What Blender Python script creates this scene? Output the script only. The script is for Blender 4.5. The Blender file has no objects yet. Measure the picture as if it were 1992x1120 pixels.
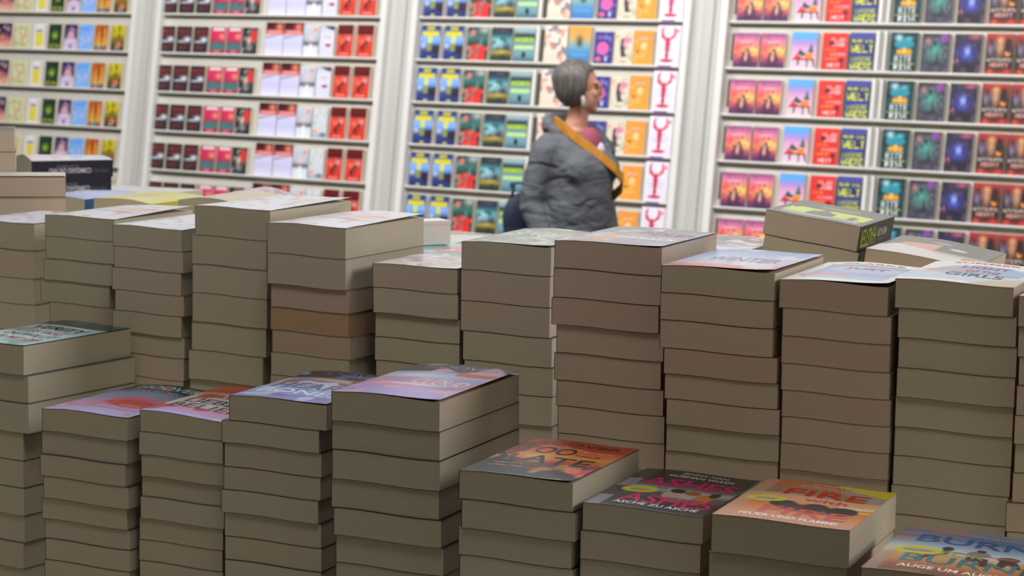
import bpy, bmesh, math, random
from mathutils import Vector, Matrix, Euler
import numpy as np
R = math.radians
random.seed(7)
SC = bpy.context.scene
COL = SC.collection

# ---------------------------------------------------------------- camera
CAMZ = 1.70
PITCH, ROLL = R(6.63), R(0.9015)
cam_d = bpy.data.cameras.new('camera')
cam_d.sensor_width = 36.0
cam_d.lens = 4400.0 * 36.0 / 1992.0
cam_d.clip_end = 100
cam_d.dof.use_dof = True
cam_d.dof.focus_distance = 2.35
cam_d.dof.aperture_fstop = 17.0
cam = bpy.data.objects.new('camera', cam_d)
COL.objects.link(cam)
_f = Vector((0, math.cos(PITCH), -math.sin(PITCH)))
_r0 = Vector((1, 0, 0)); _u0 = Vector((0, math.sin(PITCH), math.cos(PITCH)))
_r = _r0 * math.cos(ROLL) + _u0 * math.sin(ROLL)
_u = -_r0 * math.sin(ROLL) + _u0 * math.cos(ROLL)
cam.matrix_world = Matrix(((_r.x, _u.x, -_f.x, 0), (_r.y, _u.y, -_f.y, 0), (_r.z, _u.z, -_f.z, CAMZ), (0, 0, 0, 1)))
SC.camera = cam

# ---------------------------------------------------------------- world and light
SC.view_settings.view_transform = 'Standard'
SC.view_settings.look = 'None'
SC.view_settings.gamma = 1.0
SC.view_settings.exposure = 0.0
SC.view_settings.use_curve_mapping = False
wd = bpy.data.worlds.new('hall_ambient'); SC.world = wd; wd.use_nodes = True
wd.node_tree.nodes['Background'].inputs[0].default_value = (1.0, 0.90, 0.70, 1)
wd.node_tree.nodes['Background'].inputs[1].default_value = 0.09

def area(name, loc, target, size, power, col, sy=None):
    l = bpy.data.lights.new(name, 'AREA'); l.energy = power; l.color = col
    l.shape = 'RECTANGLE'; l.size = size; l.size_y = sy or size
    o = bpy.data.objects.new(name, l); COL.objects.link(o); o.location = loc
    o.rotation_euler = (Vector(target) - Vector(loc)).to_track_quat('-Z', 'Y').to_euler()
    return o
WY, LEAN = R(34.624), R(7.3337)
area('fill_lamp', (-4.2, 10.8, 4.3), (-2.2, 15.2, 1.4), 2.4, 205, (1.0, 1.0, .995), .8)
area('fill_lamp', (-1.0, 8.8, 4.3), (0.6, 13.2, 1.4), 2.4, 205, (1.0, 1.0, .995), .8)
area('fill_lamp', (2.0, 6.8, 4.3), (3.2, 11.4, 1.4), 2.4, 172, (1.0, 1.0, .995), .8)
area('fill_lamp', (-.2, 1.85, 4.2), (0.0, 6.5, 0.4), 1.2, 30, (1.0, .94, .88), .6)  # unseen fill added to brighten the front faces of the far piles
area('fill_lamp', (0.2, 6.2, 4.2), (-.1, 2.8, 1.3), 1.6, 98, (.87, .92, 1.0), .8)
area('fill_lamp', (4.4, 2.25, 3.3), (0.0, 2.7, 1.3), 1.4, 72, (1.0, .95, .97), 1.2)

# ---------------------------------------------------------------- helpers
def lin(c):
    c = c / 255.0
    return c / 12.92 if c <= 0.04045 else ((c + 0.055) / 1.055) ** 2.4
def hexc(h):
    return tuple(lin(int(h[i:i + 2], 16)) for i in (0, 2, 4))
MATS = {}
def mat(name, col, rough=.5, metal=0, bump=None, spec=.5, noise=None):
    if name in MATS: return MATS[name]
    m = bpy.data.materials.new(name); m.use_nodes = True
    nt = m.node_tree; b = nt.nodes['Principled BSDF']
    c = hexc(col) if isinstance(col, str) else col
    b.inputs['Base Color'].default_value = (*c, 1)
    b.inputs['Roughness'].default_value = rough
    b.inputs['Metallic'].default_value = metal
    b.inputs['Specular IOR Level'].default_value = spec
    if noise:   # (scale vector, detail, amount)
        tc = nt.nodes.new('ShaderNodeTexCoord'); mp = nt.nodes.new('ShaderNodeMapping')
        mp.inputs['Scale'].default_value = noise[0]
        nz = nt.nodes.new('ShaderNodeTexNoise'); nz.inputs['Scale'].default_value = 1
        nz.inputs['Detail'].default_value = noise[1]
        rp = nt.nodes.new('ShaderNodeValToRGB')
        a = noise[2]
        rp.color_ramp.elements[0].color = (*[x * (1 - a) for x in c], 1)
        rp.color_ramp.elements[1].color = (*[min(1, x * (1 + a)) for x in c], 1)
        rp.color_ramp.elements[0].position = .3; rp.color_ramp.elements[1].position = .7
        nt.links.new(tc.outputs['Object'], mp.inputs[0]); nt.links.new(mp.outputs[0], nz.inputs['Vector'])
        nt.links.new(nz.outputs['Fac'], rp.inputs[0]); nt.links.new(rp.outputs[0], b.inputs['Base Color'])
        if bump:
            bp = nt.nodes.new('ShaderNodeBump'); bp.inputs['Strength'].default_value = bump
            bp.inputs['Distance'].default_value = .002
            nt.links.new(nz.outputs['Fac'], bp.inputs['Height']); nt.links.new(bp.outputs[0], b.inputs['Normal'])
    MATS[name] = m
    return m
def art_mat(name, rough, coat=0.0):
    m = bpy.data.materials.new(name); m.use_nodes = True
    nt = m.node_tree; b = nt.nodes['Principled BSDF']
    a = nt.nodes.new('ShaderNodeAttribute'); a.attribute_name = 'print'
    nt.links.new(a.outputs['Color'], b.inputs['Base Color'])
    b.inputs['Roughness'].default_value = rough
    b.inputs['Coat Weight'].default_value = coat
    b.inputs['Specular IOR Level'].default_value = .38
    b.inputs['Coat Roughness'].default_value = .18
    return m
PRINT_TABLE = art_mat('printed_cover_glossy', .27, .12)
PRINT_WALL = art_mat('printed_cover_satin', .5)
def page_mat(name, col):
    return mat(name, col, .85, noise=((4, 4, 1100), 3, .045), bump=.05, spec=.2)
PAGES = [page_mat('pages_cream', 'ddd3ba'), page_mat('pages_pale', 'dfd6be'), page_mat('pages_warm', 'e0cfba'),
         page_mat('pages_rosy', 'dec8b4'), page_mat('pages_tan', 'd6b692'), page_mat('pages_white', 'e9e7e2')]

def link(o, parent=None):
    COL.objects.link(o)
    if parent: o.parent = parent
    return o
def mesh_obj(name, verts, faces, m, parent=None, smooth=False):
    me = bpy.data.meshes.new(name); me.from_pydata([tuple(v) for v in verts], [], faces); me.update()
    if smooth:
        for p in me.polygons: p.use_smooth = True
    if m: me.materials.append(m)
    return link(bpy.data.objects.new(name, me), parent)
def empty(name, mw, label, cat, group=None):
    o = bpy.data.objects.new(name, None); o.empty_display_size = .05
    COL.objects.link(o); o.matrix_world = mw
    o['label'] = label; o['category'] = cat
    if group: o['group'] = group
    return o
class MB:
    def __init__(s): s.v = []; s.f = []
    def box(s, x0, y0, z0, x1, y1, z1):
        n = len(s.v)
        s.v += [(x0, y0, z0), (x1, y0, z0), (x1, y1, z0), (x0, y1, z0), (x0, y0, z1), (x1, y0, z1), (x1, y1, z1), (x0, y1, z1)]
        s.f += [tuple(n + i for i in q) for q in ((0, 3, 2, 1), (4, 5, 6, 7), (0, 1, 5, 4), (1, 2, 6, 5), (2, 3, 7, 6), (3, 0, 4, 7))]
        return s
    def sheet(s, nx, ny, x0, x1, y0, y1, zb, zt):
        """closed slab, zb(u,v) and zt(u,v) give its two surfaces"""
        n = len(s.v); N = (nx + 1) * (ny + 1)
        for fn in (zt, zb):
            for j in range(ny + 1):
                for i in range(nx + 1):
                    u, v = i / nx, j / ny
                    s.v.append((x0 + (x1 - x0) * u, y0 + (y1 - y0) * v, fn(u, v)))
        I = lambda i, j, k: n + k * N + j * (nx + 1) + i
        for j in range(ny):
            for i in range(nx):
                s.f.append((I(i, j, 0), I(i + 1, j, 0), I(i + 1, j + 1, 0), I(i, j + 1, 0)))
                s.f.append((I(i, j, 1), I(i, j + 1, 1), I(i + 1, j + 1, 1), I(i + 1, j, 1)))
        for i in range(nx):
            s.f.append((I(i, 0, 1), I(i + 1, 0, 1), I(i + 1, 0, 0), I(i, 0, 0)))
            s.f.append((I(i, ny, 0), I(i + 1, ny, 0), I(i + 1, ny, 1), I(i, ny, 1)))
        for j in range(ny):
            s.f.append((I(0, j, 0), I(0, j + 1, 0), I(0, j + 1, 1), I(0, j, 1)))
            s.f.append((I(nx, j, 1), I(nx, j + 1, 1), I(nx, j + 1, 0), I(nx, j, 0)))
        return s
    def obj(s, name, m, parent=None, smooth=False): return mesh_obj(name, s.v, s.f, m, parent, smooth)

# ---------------------------------------------------------------- printed artwork, drawn by small commands over (u right, v up)
FONT = dict(A='7E1111117E', B='7F49494936', C='3E41414122', D='7F4141221C', E='7F49494941', F='7F09090901', G='3E4149497A', H='7F0808087F', I='00417F4100',
            J='2040413F01', K='7F08142241', L='7F40404040', M='7F020C027F', N='7F0408107F', O='3E4141413E', P='7F09090906', Q='3E4151215E', R='7F09192946',
            S='4649494931', T='01017F0101', U='3F4040403F', V='1F2040201F', W='3F4038403F', X='6314081463', Y='0708700807', Z='6151494543')
def text_mask(U, V, s, x, y, w, h):
    n = len(s) * 6 - 1
    gx = (U - x) / w * n; gy = (1 - (V - y) / h) * 7
    M = np.zeros(U.shape, bool)
    ix = np.floor(gx).astype(int); iy = np.floor(gy).astype(int)
    ok = (ix >= 0) & (ix < n) & (iy >= 0) & (iy < 7)
    bits = np.zeros((n, 7), bool)
    for k, c in enumerate(s):
        if c in FONT:
            for q in range(5):
                b = int(FONT[c][2 * q:2 * q + 2], 16)
                for r in range(7): bits[k * 6 + q, r] = (b >> r) & 1
    M[ok] = bits[ix[ok], iy[ok]]
    return M
def vnoise(U, V, sx, sy, seed):
    rg = np.random.RandomState(seed); G = rg.rand(40, 40)
    x = U * sx; y = V * sy
    xi = np.floor(x).astype(int); yi = np.floor(y).astype(int); fx = x - xi; fy = y - yi
    fx = fx * fx * (3 - 2 * fx); fy = fy * fy * (3 - 2 * fy)
    g = lambda a, b: G[a % 40, b % 40]
    return (g(xi, yi) * (1 - fx) + g(xi + 1, yi) * fx) * (1 - fy) + (g(xi, yi + 1) * (1 - fx) + g(xi + 1, yi + 1) * fx) * fy
def paint(nx, ny, ops):
    U, V = np.meshgrid(np.linspace(0, 1, nx + 1), np.linspace(0, 1, ny + 1))
    C = np.ones(U.shape + (3,))
    def put(M, col, a=1.0):
        M = M.astype(float)[..., None] * a
        C[:] = C * (1 - M) + np.array(hexc(col)) * M
    for o in ops:
        k = o[0]
        if k == 'r': put((U >= o[1]) & (U <= o[3]) & (V >= o[2]) & (V <= o[4]), o[5], o[6] if len(o) > 6 else 1)
        elif k == 'e':
            d = ((U - o[1]) / o[3]) ** 2 + ((V - o[2]) / o[4]) ** 2
            put(np.clip((1.15 - d) / .3, 0, 1), o[5], o[6] if len(o) > 6 else 1)
        elif k == 's':   # soft blob
            d = ((U - o[1]) / o[3]) ** 2 + ((V - o[2]) / o[4]) ** 2
            put(np.exp(-d), o[5], o[6] if len(o) > 6 else 1)
        elif k == 'g':   # vertical gradient stops [(v, col)...]
            st = o[1]; vs = [q[0] for q in st]
            for ch in range(3): C[..., ch] = np.interp(V, vs, [hexc(q[1])[ch] for q in st])
        elif k == 'n':   # blotches: scale x, y, seed, threshold, colour, alpha
            put(np.clip((vnoise(U, V, o[1], o[2], o[3]) - o[4]) / .12, 0, 1), o[5], o[6] if len(o) > 6 else 1)
        elif k == 't': put(text_mask(U, V, o[1], o[2], o[3], o[4], o[5]), o[6])
        elif k == 'p':
            P = o[1]; M = np.zeros(U.shape, bool); j = len(P) - 1
            for i in range(len(P)):
                (xi, yi), (xj, yj) = P[i], P[j]
                c = ((yi > V) != (yj > V)) & (U < (xj - xi) * (V - yi) / ((yj - yi) or 1e-9) + xi)
                M ^= c; j = i
            put(M, o[2], o[3] if len(o) > 3 else 1)
    return C
def set_print(me, C, nverts_art, rest):
    """colour the first grid of verts with C, the others with rest"""
    at = me.color_attributes.new('print', 'FLOAT_COLOR', 'POINT')
    n = len(me.vertices); A = np.ones((n, 4)); A[:, :3] = rest
    A[:nverts_art, :3] = C.reshape(-1, 3)
    at.data.foreach_set('color', A.ravel())

# ---------------------------------------------------------------- lettering
_dg = None
def text_faces(s):
    """outline of a word as flat polygons inside the unit box"""
    cu = bpy.data.curves.new('lettering', 'FONT'); cu.body = s; cu.size = 1; cu.resolution_u = 3
    cu.offset = .015
    o = bpy.data.objects.new('lettering', cu); COL.objects.link(o)
    dg = bpy.context.evaluated_depsgraph_get(); dg.update()
    me = bpy.data.meshes.new_from_object(o.evaluated_get(dg))
    V = np.array([v.co[:2] for v in me.vertices]); F = [tuple(p.vertices) for p in me.polygons]
    bpy.data.objects.remove(o); bpy.data.meshes.remove(me); bpy.data.curves.remove(cu)
    mn, mx = V.min(0), V.max(0)
    return (V - mn) / (mx - mn), F
def letters(name, s, place, m, parent, slant=0):
    V, F = text_faces(s)
    me_v = [place(x + slant * (y - .5), y) for x, y in V]
    return mesh_obj(name, me_v, F, m, parent)
# ---------------------------------------------------------------- books
def smooth(u): return u * u * (3 - 2 * u)
def rotz(a): return Matrix.Rotation(a, 4, 'Z')
def build_book(mw, w, l, th, label, group, cover, pages, warp=.002, ph=0.0, art=None, titles=(), lift=(0, 0), bulge=0.0,
               off=0.0, spine=(), edge=None, sag=0.0):
    """one paperback lying flat: spine on its -x side, foot of the page towards -y; origin at the middle of its underside"""
    root = empty('paperback_book', mw, label, 'book', group)
    c = .00028
    def W(u, v=0):
        u = u + off
        return warp * (1 - smooth(min(1, max(0, u)))) + .0005 * math.sin(6.3 * u + ph) + .0005
    B = lambda u, v: bulge * math.sin(math.pi * min(1, max(0, u))) ** 1.3 * (0.55 + .45 * v) - sag * u * u
    hw, hl = w / 2, l / 2
    mb = MB(); mb.sheet(10, 4, -hw + .0005, hw - .0004, -hl + .0002, hl - .0002, lambda u, v: W(u) + c, lambda u, v: W(u) + th - c + B(u, v))
    mb.obj('page_block', pages, root)
    def L(u, v): return u * u * (lift[0] * (1 - v) + lift[1] * v)
    top0 = lambda u, v: W(u) + th - c + B(u, v) + L(u, v) + .00003
    top1 = lambda u, v: top0(u, v) + c
    mb = MB(); mb.sheet(10, 1, -hw, hw, -hl, hl, lambda u, v: W(u) + .00002, lambda u, v: W(u) + c)
    mb.box(-hw - .0001, -hl, W(0) + .00002, -hw + .0003, hl, W(0) + th - .00004)
    if art is None:
        mb.sheet(10, 2, -hw, hw, -hl, hl, lambda u, v: W(u) + th - c - .00002, lambda u, v: W(u) + th - .00005)
        mb.obj('cover', cover, root)
    else:
        mb.obj('cover', cover, root)
        nx, ny = (96, 144) if titles else (60, 90)
        mt = MB(); mt.sheet(nx, ny, -hw, hw, -hl, hl, top0, top1)
        f = mt.obj('front_cover', PRINT_TABLE, root, smooth=False)
        set_print(f.data, paint(nx, ny, art), (nx + 1) * (ny + 1), hexc(edge or '202024'))
        for p in list(f.data.polygons): p.use_smooth = True
        f['label'] = 'printed front cover'
    for s, x, y, ww, hh, m, *sl in titles:
        def place(a, b):
            U, V = x + ww * a, y + hh * b
            return (-hw + w * U, -hl + l * V, top1(max(0, min(1, U)), V) + .00013)
        letters('title_lettering', s, place, m, root, *sl)
    for s, y0, z0, ww, hh, m in spine:      # reads from foot to head, letters upside down to someone facing the spine
        def place(a, b):
            return (-hw - .0003, -hl + l * (y0 + ww * a), th * (z0 + hh * (1 - b)) + warp)
        letters('spine_lettering', s, place, m, root)
    return root

ORD = ['', 'second', 'third', 'fourth', 'fifth', 'sixth', 'seventh', 'eighth', 'ninth', 'tenth', 'eleventh', 'twelfth',
       'thirteenth', 'fourteenth', 'fifteenth', 'sixteenth', 'seventeenth', 'eighteenth', 'nineteenth', 'twentieth']
def stack(o, yaw, w, l, rows, base, desc, where, cover, pages, mode=0, tilt=0, **top):
    """a pile of copies; o = near-left corner on the ground plane, rows = (sideways shift, height of upper face) from the top down"""
    a = R(yaw); e = Vector((math.cos(a), math.sin(a), 0)); g = Vector((-math.sin(a), math.cos(a), 0))
    rows = [tuple(r) for r in rows]
    if base < rows[-1][1] - .012:
        gap = rows[-1][1] - base; k = max(1, round(gap / .031))
        for i in range(1, k + 1):
            rows.append((rows[-1][0] * .6 + random.uniform(-.0002, .0002), rows[-1][1] - gap / k))
    W_, L_ = (l, w) if mode in (90, 270) else (w, l)
    warp = .0022 if mode == 0 and not tilt else 0.0
    n = len(rows) - 1
    grp = 'books piled under the one with the ' + desc
    for i in range(n):
        sh, zt = rows[i]; th = zt - rows[i + 1][1]
        jitter = random.uniform(-.0015, .0015)
        ctr = Vector((o[0], o[1], 0)) + e * (sh + W_ / 2) + g * (L_ / 2 + jitter)
        mw = Matrix.Translation((ctr.x, ctr.y, rows[i + 1][1] - (warp + .0005 if not tilt else 0)))
        mw = mw @ rotz(a)
        if tilt: mw = mw @ Matrix.Rotation(R(tilt), 4, 'Y')
        mw = mw @ rotz(R(mode))
        if i == 0: lab = 'top of %s, %s' % (where, desc)
        else: lab = '%s book in %s' % (ORD[min(i, 19)], where)
        pm = pages[i % len(pages)] if isinstance(pages, (list, tuple)) else pages
        kw = dict(top) if i == 0 else ({'spine': top['spine']} if 'spine' in top else {})
        if i and 'edge' in kw: kw.pop('edge')
        build_book(mw, w, l, (th - .0001) * math.cos(R(tilt)) - (.0003 if tilt else 0), lab, grp, cover, pm, warp=warp, off=(sh / w if warp else 0), **kw)

ink = lambda h, r=.45: mat('ink_' + h, h, r, spec=.2)
CV = lambda h: mat('cover_board_' + h, h, .4)
WHITE, BLACK, MAG, ORANGE = ink('f4f4f4'), ink('15120f'), ink('d0166e'), ink('d8421c')

# ---- front row artwork
A_MINT = [('g', [(0, 'c4e6e6'), (.75, 'b8dede'), (1, '24474a')]), ('r', .0, .78, 1, 1, '2b4c4e'), ('r', .08, .2, .92, .76, 'cfeef0'), ('n', 5, 9, 3, .62, '5d8f96', .5)]
T_MINT = [('VERITY', .12, .60, .74, .12, ink('1a1a2c')), ('ALLES WAS', .1, .44, .7, .09, ink('9c2430')), ('DU WILLST', .2, .31, .7, .09, ink('1a1a2c')), ('NUR MIT DIR', .14, .17, .76, .09, ink('b02c38'))]
A_BLOSSOM = [('g', [(0, 'c3b6e8'), (.14, 'b9b4ea'), (.3, 'c79fc8'), (.5, '6f9cc4'), (.7, '5e8cae'), (.78, '2f4450'), (1, '26343c')]),
             ('s', .62, .42, .34, .18, 'c9303c', 1), ('e', .66, .36, .3, .1, 'b4262c', .9), ('n', 9, 12, 5, .7, 'e05a58', .5), ('r', .3, .16, .9, .19, 'b06a8c', .6), ('r', .56, .28, .8, .33, 'd8663a')]
T_BLOSSOM = [('HOOVER', .16, .84, .74, .1, ink('a9bcc4')), ('NEXT TO YOU', .2, .74, .6, .04, ink('8fa5b0'))]
A_REDWHITE = [('g', [(0, 'c8b8f4'), (.1, 'd8a6e0'), (.2, 'e898bc'), (.3, 'dccfc8'), (.62, 'd9cfc4'), (.74, 'b03428'), (.9, 'c8501c'), (1, '6b2a20')]),
              ('n', 6, 10, 8, .62, 'b8302c', .8), ('r', .55, .7, .95, .78, 'd8641c', .8), ('r', 0, 0, 1, .06, 'c9c0ff')]
T_REDWHITE = [('LIEBEN', .12, .36, .8, .13, ink('2a1f30')), ('BELIEB', .1, .2, .84, .13, ink('2a1f30')), ('NUR NOCH EINMAL', .14, .54, .7, .08, ink('b42c2c'))]
A_HEART = [('g', [(0, '9b96d8'), (.2, 'a8b0ea'), (.42, 'b7c7ee'), (.5, 'c8a4b0'), (.6, '8c5a60'), (.68, 'd8c4b4'), (.76, '3c2c34'), (1, '2a2430')]), ('r', .05, .1, .9, .13, '7b78c4'), ('n', 8, 14, 4, .66, '6c78cc', .6),
           ('r', .68, .66, .98, .73, 'b8441c'), ('n', 7, 9, 12, .7, 'd8e4fa', .8)]
T_HEART = [('HOOVER', .14, .84, .76, .1, ink('6c5c66')), ('HEART', .1, .36, .84, .17, ink('20466a')), ('BONES', .1, .18, .84, .13, ink('cfe2fa'))]
A_SKY = [('g', [(0, 'a294dc'), (.16, 'b49ce0'), (.28, 'cc98cc'), (.4, 'd890b4'), (.55, 'a0a4cc'), (.68, 'b4c4e4'), (.745, '8894bc'), (.76, '2c2e36'), (1, '24262c')]),
         ('e', .45, .34, .34, .025, 'f0d8f4'), ('n', 5, 9, 6, .62, 'e4b0c4', .8), ('s', .3, .6, .25, .06, 'e8eefc'), ('s', .6, .45, .2, .05, 'e08a94'), ('p', [(.62, .66), (.98, .66), (.98, .76), (.62, .76)], 'cf5a26'), ('s', .8, .3, .16, .05, '6c7c9c', .8)]
T_SKY = [('HOOVER', .18, .85, .72, .09, ink('5c6068')), ('CLOUD', .42, .36, .5, .15, ink('c4c6d4')), ('DTV', .78, .04, .12, .02, WHITE)]
A_LATE = [('g', [(0, '23282e'), (.2, '2c343c'), (.32, '3a3f46'), (.44, 'd8502c'), (.56, 'f0a050'), (.72, 'e8622c'), (.8, 'b43c14'), (1, 'a83210')]),
          ('p', [(0, 0), (1, 0), (1, .12), (.75, .2), (.7, .3), (.5, .3), (.35, .42), (.15, .44), (0, .6)], '2a3036'),
          ('p', [(1, .1), (.8, .2), (.72, .33), (.9, .3), (1, .34)], 'e8506a'), ('s', .35, .5, .12, .06, 'f8c878'), ('n', 7, 9, 7, .72, 'f8b070', .5), ('r', 0, .82, 1, 1, 'a4320f', .7),
          ('p', [(0, .55), (.12, .5), (.2, .8), (0, .9)], '5c2616', .8)]
T_LATE = [('HOOVER', .1, .86, .8, .08, ink('6e2410')), ('TOO', .1, .6, .5, .18, BLACK, .0), ('LATE', .14, .36, .74, .18, BLACK, .0), ('WENN DU MICH TÖTEST', .12, .26, .5, .04, ink('c87840')), ('STIRBT EINE LÜGE', .12, .19, .46, .04, ink('c87840')),
          ('THRILLER', .62, .62, .24, .035, ink('5a2410')), ('BESTSELLER', .64, .73, .28, .03, ink('f0c8b0'))]
STICK = [('e', .2, .42, .16, .085, 'd8d820'), ('r', .1, .39, .3, .45, 'c8b8a8', .9), ('r', .12, .4, .28, .41, '7a5040', .8)]
A_ASHES = [('g', [(0, '2b2d30'), (.2, '303236'), (.4, '5c6468'), (.5, 'aab4b8'), (.58, '62696c'), (.7, '26282a'), (1, '202224')]),
           ('r', 0, .0, .13, .25, '8b8a96'), ('r', .0, .25, .13, .5, '3c3c44'), ('r', 0, .5, .13, .72, '8b8a96'), ('r', 0, .72, .13, 1, '3c3c44'),
           ('e', .53, .4, .07, .1, 'c8a898'), ('e', .54, .5, .065, .05, '1c1614'), ('e', .66, .4, .07, .1, 'b8b4b4'), ('e', .67, .49, .065, .05, 'a8581c'), ('e', .8, .38, .065, .12, 'd87830'), ('e', .85, .5, .045, .06, '1c1614'),
           ('e', .66, .3, .2, .05, 'a07060', .7)] + [('e', .24, .44, .15, .08, 'd4d420'), ('r', .15, .41, .33, .47, 'b8a898', .9), ('r', .17, .415, .31, .43, '6a5048', .9)]
T_ASHES = [('ASHES', .16, .58, .78, .19, MAG), ('to', .34, .5, .1, .05, MAG), ('ASHES', .2, .14, .76, .19, MAG), ('JENNY HAN', .36, .9, .4, .05, ink('c9cac8')), ('SIOBHAN VIVIAN', .28, .83, .56, .05, ink('c9cac8')), ('ASCHE ZU ASCHE', .2, .08, .7, .055, WHITE)]
A_FIRE = [('g', [(0, 'e09a74'), (.1, 'e8a078'), (.25, 'e8904c'), (.4, 'e07c34'), (.5, 'f0a880'), (.62, 'e8b094'), (.68, '9c7c68'), (.8, 'b07c58'), (.93, 'c8703c'), (1, 'b86c48')]),
          ('r', 0, 0, .12, 1, 'caa48c', .55), ('p', [(.55, .96), (1, .8), (1, 1), (.6, 1)], 'd8c81c'), ('p', [(.6, .84), (1, .62), (1, .8), (.7, .9)], 'a8a090', .9), ('r', .7, .38, 1, .42, 'f8d840', .9), ('r', .75, .46, 1, .5, 'f4e8c8'), ('r', .8, .52, 1, .55, 'e8d070', .8),
          ('e', .36, .41, .1, .08, '241c20'), ('e', .46, .36, .12, .07, '4a2c28'), ('e', .6, .4, .1, .09, '2c2428'), ('e', .8, .38, .12, .1, '1e181c'), ('e', .56, .3, .2, .04, '6c4a3c', .8)] + \
         [('e', .2, .5, .15, .075, 'dcdc20'), ('r', .11, .47, .29, .53, 'c4b4a4', .9), ('r', .13, .475, .27, .49, '6a5048', .9)]
T_FIRE = [('FIRE', .26, .64, .62, .16, ink('c23414')), ('with', .46, .53, .32, .07, ink('c83c1c')), ('FIRE', .26, .16, .64, .17, ink('c8301a')), ('FEUER UND FLAMME', .16, .07, .72, .055, WHITE), ('JENNY HAN', .38, .91, .36, .045, ink('c8b8a8')), ('SIOBHAN VIVIAN', .32, .85, .5, .045, ink('c8b8a8'))]
A_BURN = [('g', [(0, '6c4430'), (.12, '9c5c38'), (.25, 'd88c4c'), (.4, 'd8b070'), (.5, 'd8dce0'), (.62, '9cb4c8'), (.8, '4c6c94'), (1, '70889c')]),
          ('r', 0, .0, .1, .4, 'a8a49c', .5), ('n', 3, 22, 6, .62, 'c87838', .5), ('e', .42, .56, .04, .045, '241c30'), ('p', [(.3, .5), (.42, .52), (.46, .46), (.36, .38), (.3, .26), (.26, .27), (.32, .42)], '5c2c24'),
          ('e', .64, .53, .08, .06, '8c7c8c'), ('e', .64, .6, .035, .03, '3c2420'), ('p', [(.58, .47), (.72, .46), (.76, .3), (.7, .3), (.66, .4), (.6, .34), (.57, .36)], '4c2824'), ('e', .85, .5, .08, .05, '5c2c20'), ('p', [(.8, .48), (.92, .46), (.98, .32), (.94, .32), (.87, .4), (.84, .28), (.8, .3)], '3c2028'), ('r', .42, .5, .9, .515, 'a07868')] + \
         [('e', .24, .47, .17, .085, 'dcd820'), ('r', .13, .44, .35, .5, 'b4acb4', .9), ('r', .15, .445, .33, .46, '6a4848', .9)]
T_BURN = [('BURN', .16, .66, .82, .16, ink('1c4c84')), ('FOR', .4, .42, .3, .08, ink('7c9c3c')), ('BURN', .18, .22, .76, .17, ink('1c6870')), ('AUGE UM AUGE', .2, .1, .68, .06, WHITE), ('JENNY HAN', .4, .94, .36, .04, ink('8c9cb0')), ('SIOBHAN VIVIAN', .3, .88, .55, .04, ink('8c9cb0'))]
# ---- back row artwork
A_GREY = [('g', [(0, 'd9d4d4'), (.3, 'c4bcc0'), (.6, 'dcd6d4'), (.8, '8c98a0'), (1, '6c7c88')]), ('n', 7, 11, 3, .6, 'a87c80', .6), ('n', 9, 12, 9, .68, 'f0ecec')]
A_WHITERED = [('g', [(0, 'ecf0fc'), (.5, 'ecedf8'), (1, 'e6e8f4')]), ('s', .6, .6, .25, .12, 'e8b4a4', .8), ('n', 6, 12, 13, .7, 'd89088', .6), ('r', .2, .42, .7, .46, '9c5c50', .5)]
A_WHITELINE = [('g', [(0, 'eff3ff'), (1, 'e9edfb')]), ('n', 8, 14, 21, .72, 'c88c90', .7), ('s', .7, .7, .2, .12, 'f0c8b4', .8)]
A_GREYGREEN = [('g', [(0, '8c9c90'), (.4, '7c8c84'), (.7, '8ca094'), (1, '5c6c68')]), ('n', 9, 16, 2, .6, 'd8e0d0', .7), ('s', .6, .65, .2, .1, 'd8a080', .7), ('n', 12, 20, 5, .7, '2c3834', .6)]
A_SLATE = [('g', [(0, '6e7084'), (.3, '8284a0'), (.6, '7c8094'), (1, '565c70')]), ('s', .3, .3, .2, .2, 'e08a3c', .8), ('r', .08, .33, .9, .4, 'b8c8f0'), ('p', [(.1, .1), (.5, .5), (.55, .6), (.2, .3)], 'e88c34'), ('n', 8, 12, 8, .7, 'd8dce8', .6)]
A_BLUESKY = [('g', [(0, 'c43c40'), (.12, 'd86c70'), (.18, 'e4a8b4'), (.24, 'b0bcdc'), (.55, 'b8c4e4'), (.8, '88a8dc'), (1, '5c90d4')]), ('n', 5, 8, 15, .6, 'e0e0f0', .7)]
A_FRAME1 = [('g', [(0, 'f2f0ec'), (1, 'eeeae6')]), ('r', .12, .12, .9, .84, '8ca4d4'), ('g2',), ('s', .2, .3, .12, .08, 'd88c80'), ('e', .3, .26, .24, .08, 'cc8478'), ('r', .12, .12, .9, .26, '9cbce8'), ('e', .55, .6, .34, .16, 'a8bce8'), ('r', .12, .78, .9, .84, '5c6888')]
A_FRAME2 = [('g', [(0, 'f4f2f0'), (1, 'f0eeec')]), ('e', .55, .56, .42, .26, '7ca4dc'), ('r', .0, .1, 1, .45, 'a8c8ec', .8), ('s', .15, .5, .1, .06, 'd87c5c'), ('e', .3, .55, .25, .05, 'd0846c'), ('r', .3, .42, .92, .48, '6c7494', .8)]
A_CREAM = [('g', [(0, 'ece2d4'), (1, 'e8ded2')]), ('n', 6, 9, 4, .72, '8c7468', .6)]
A_PALEBLUE = [('g', [(0, '9cb8ec'), (.5, 'b8ccf4'), (1, '88ace8')]), ('n', 4, 7, 4, .66, 'e8b8c8', .6)]
A_YELLOW = [('g', [(0, 'd4cc4c'), (.5, 'dcd46c'), (1, 'e4dc8c')]), ('s', .6, .5, .2, .12, 'd8a070', .8), ('n', 6, 9, 6, .74, 'e8dcb0', .7)]
A_REDSCRIPT = [('g', [(0, 'c8c8d8'), (1, 'ccccdc')]), ('n', 11, 18, 6, .64, 'cc6c74', .8), ('r', .3, .2, .8, .24, '6c5c78', .4)]
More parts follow.
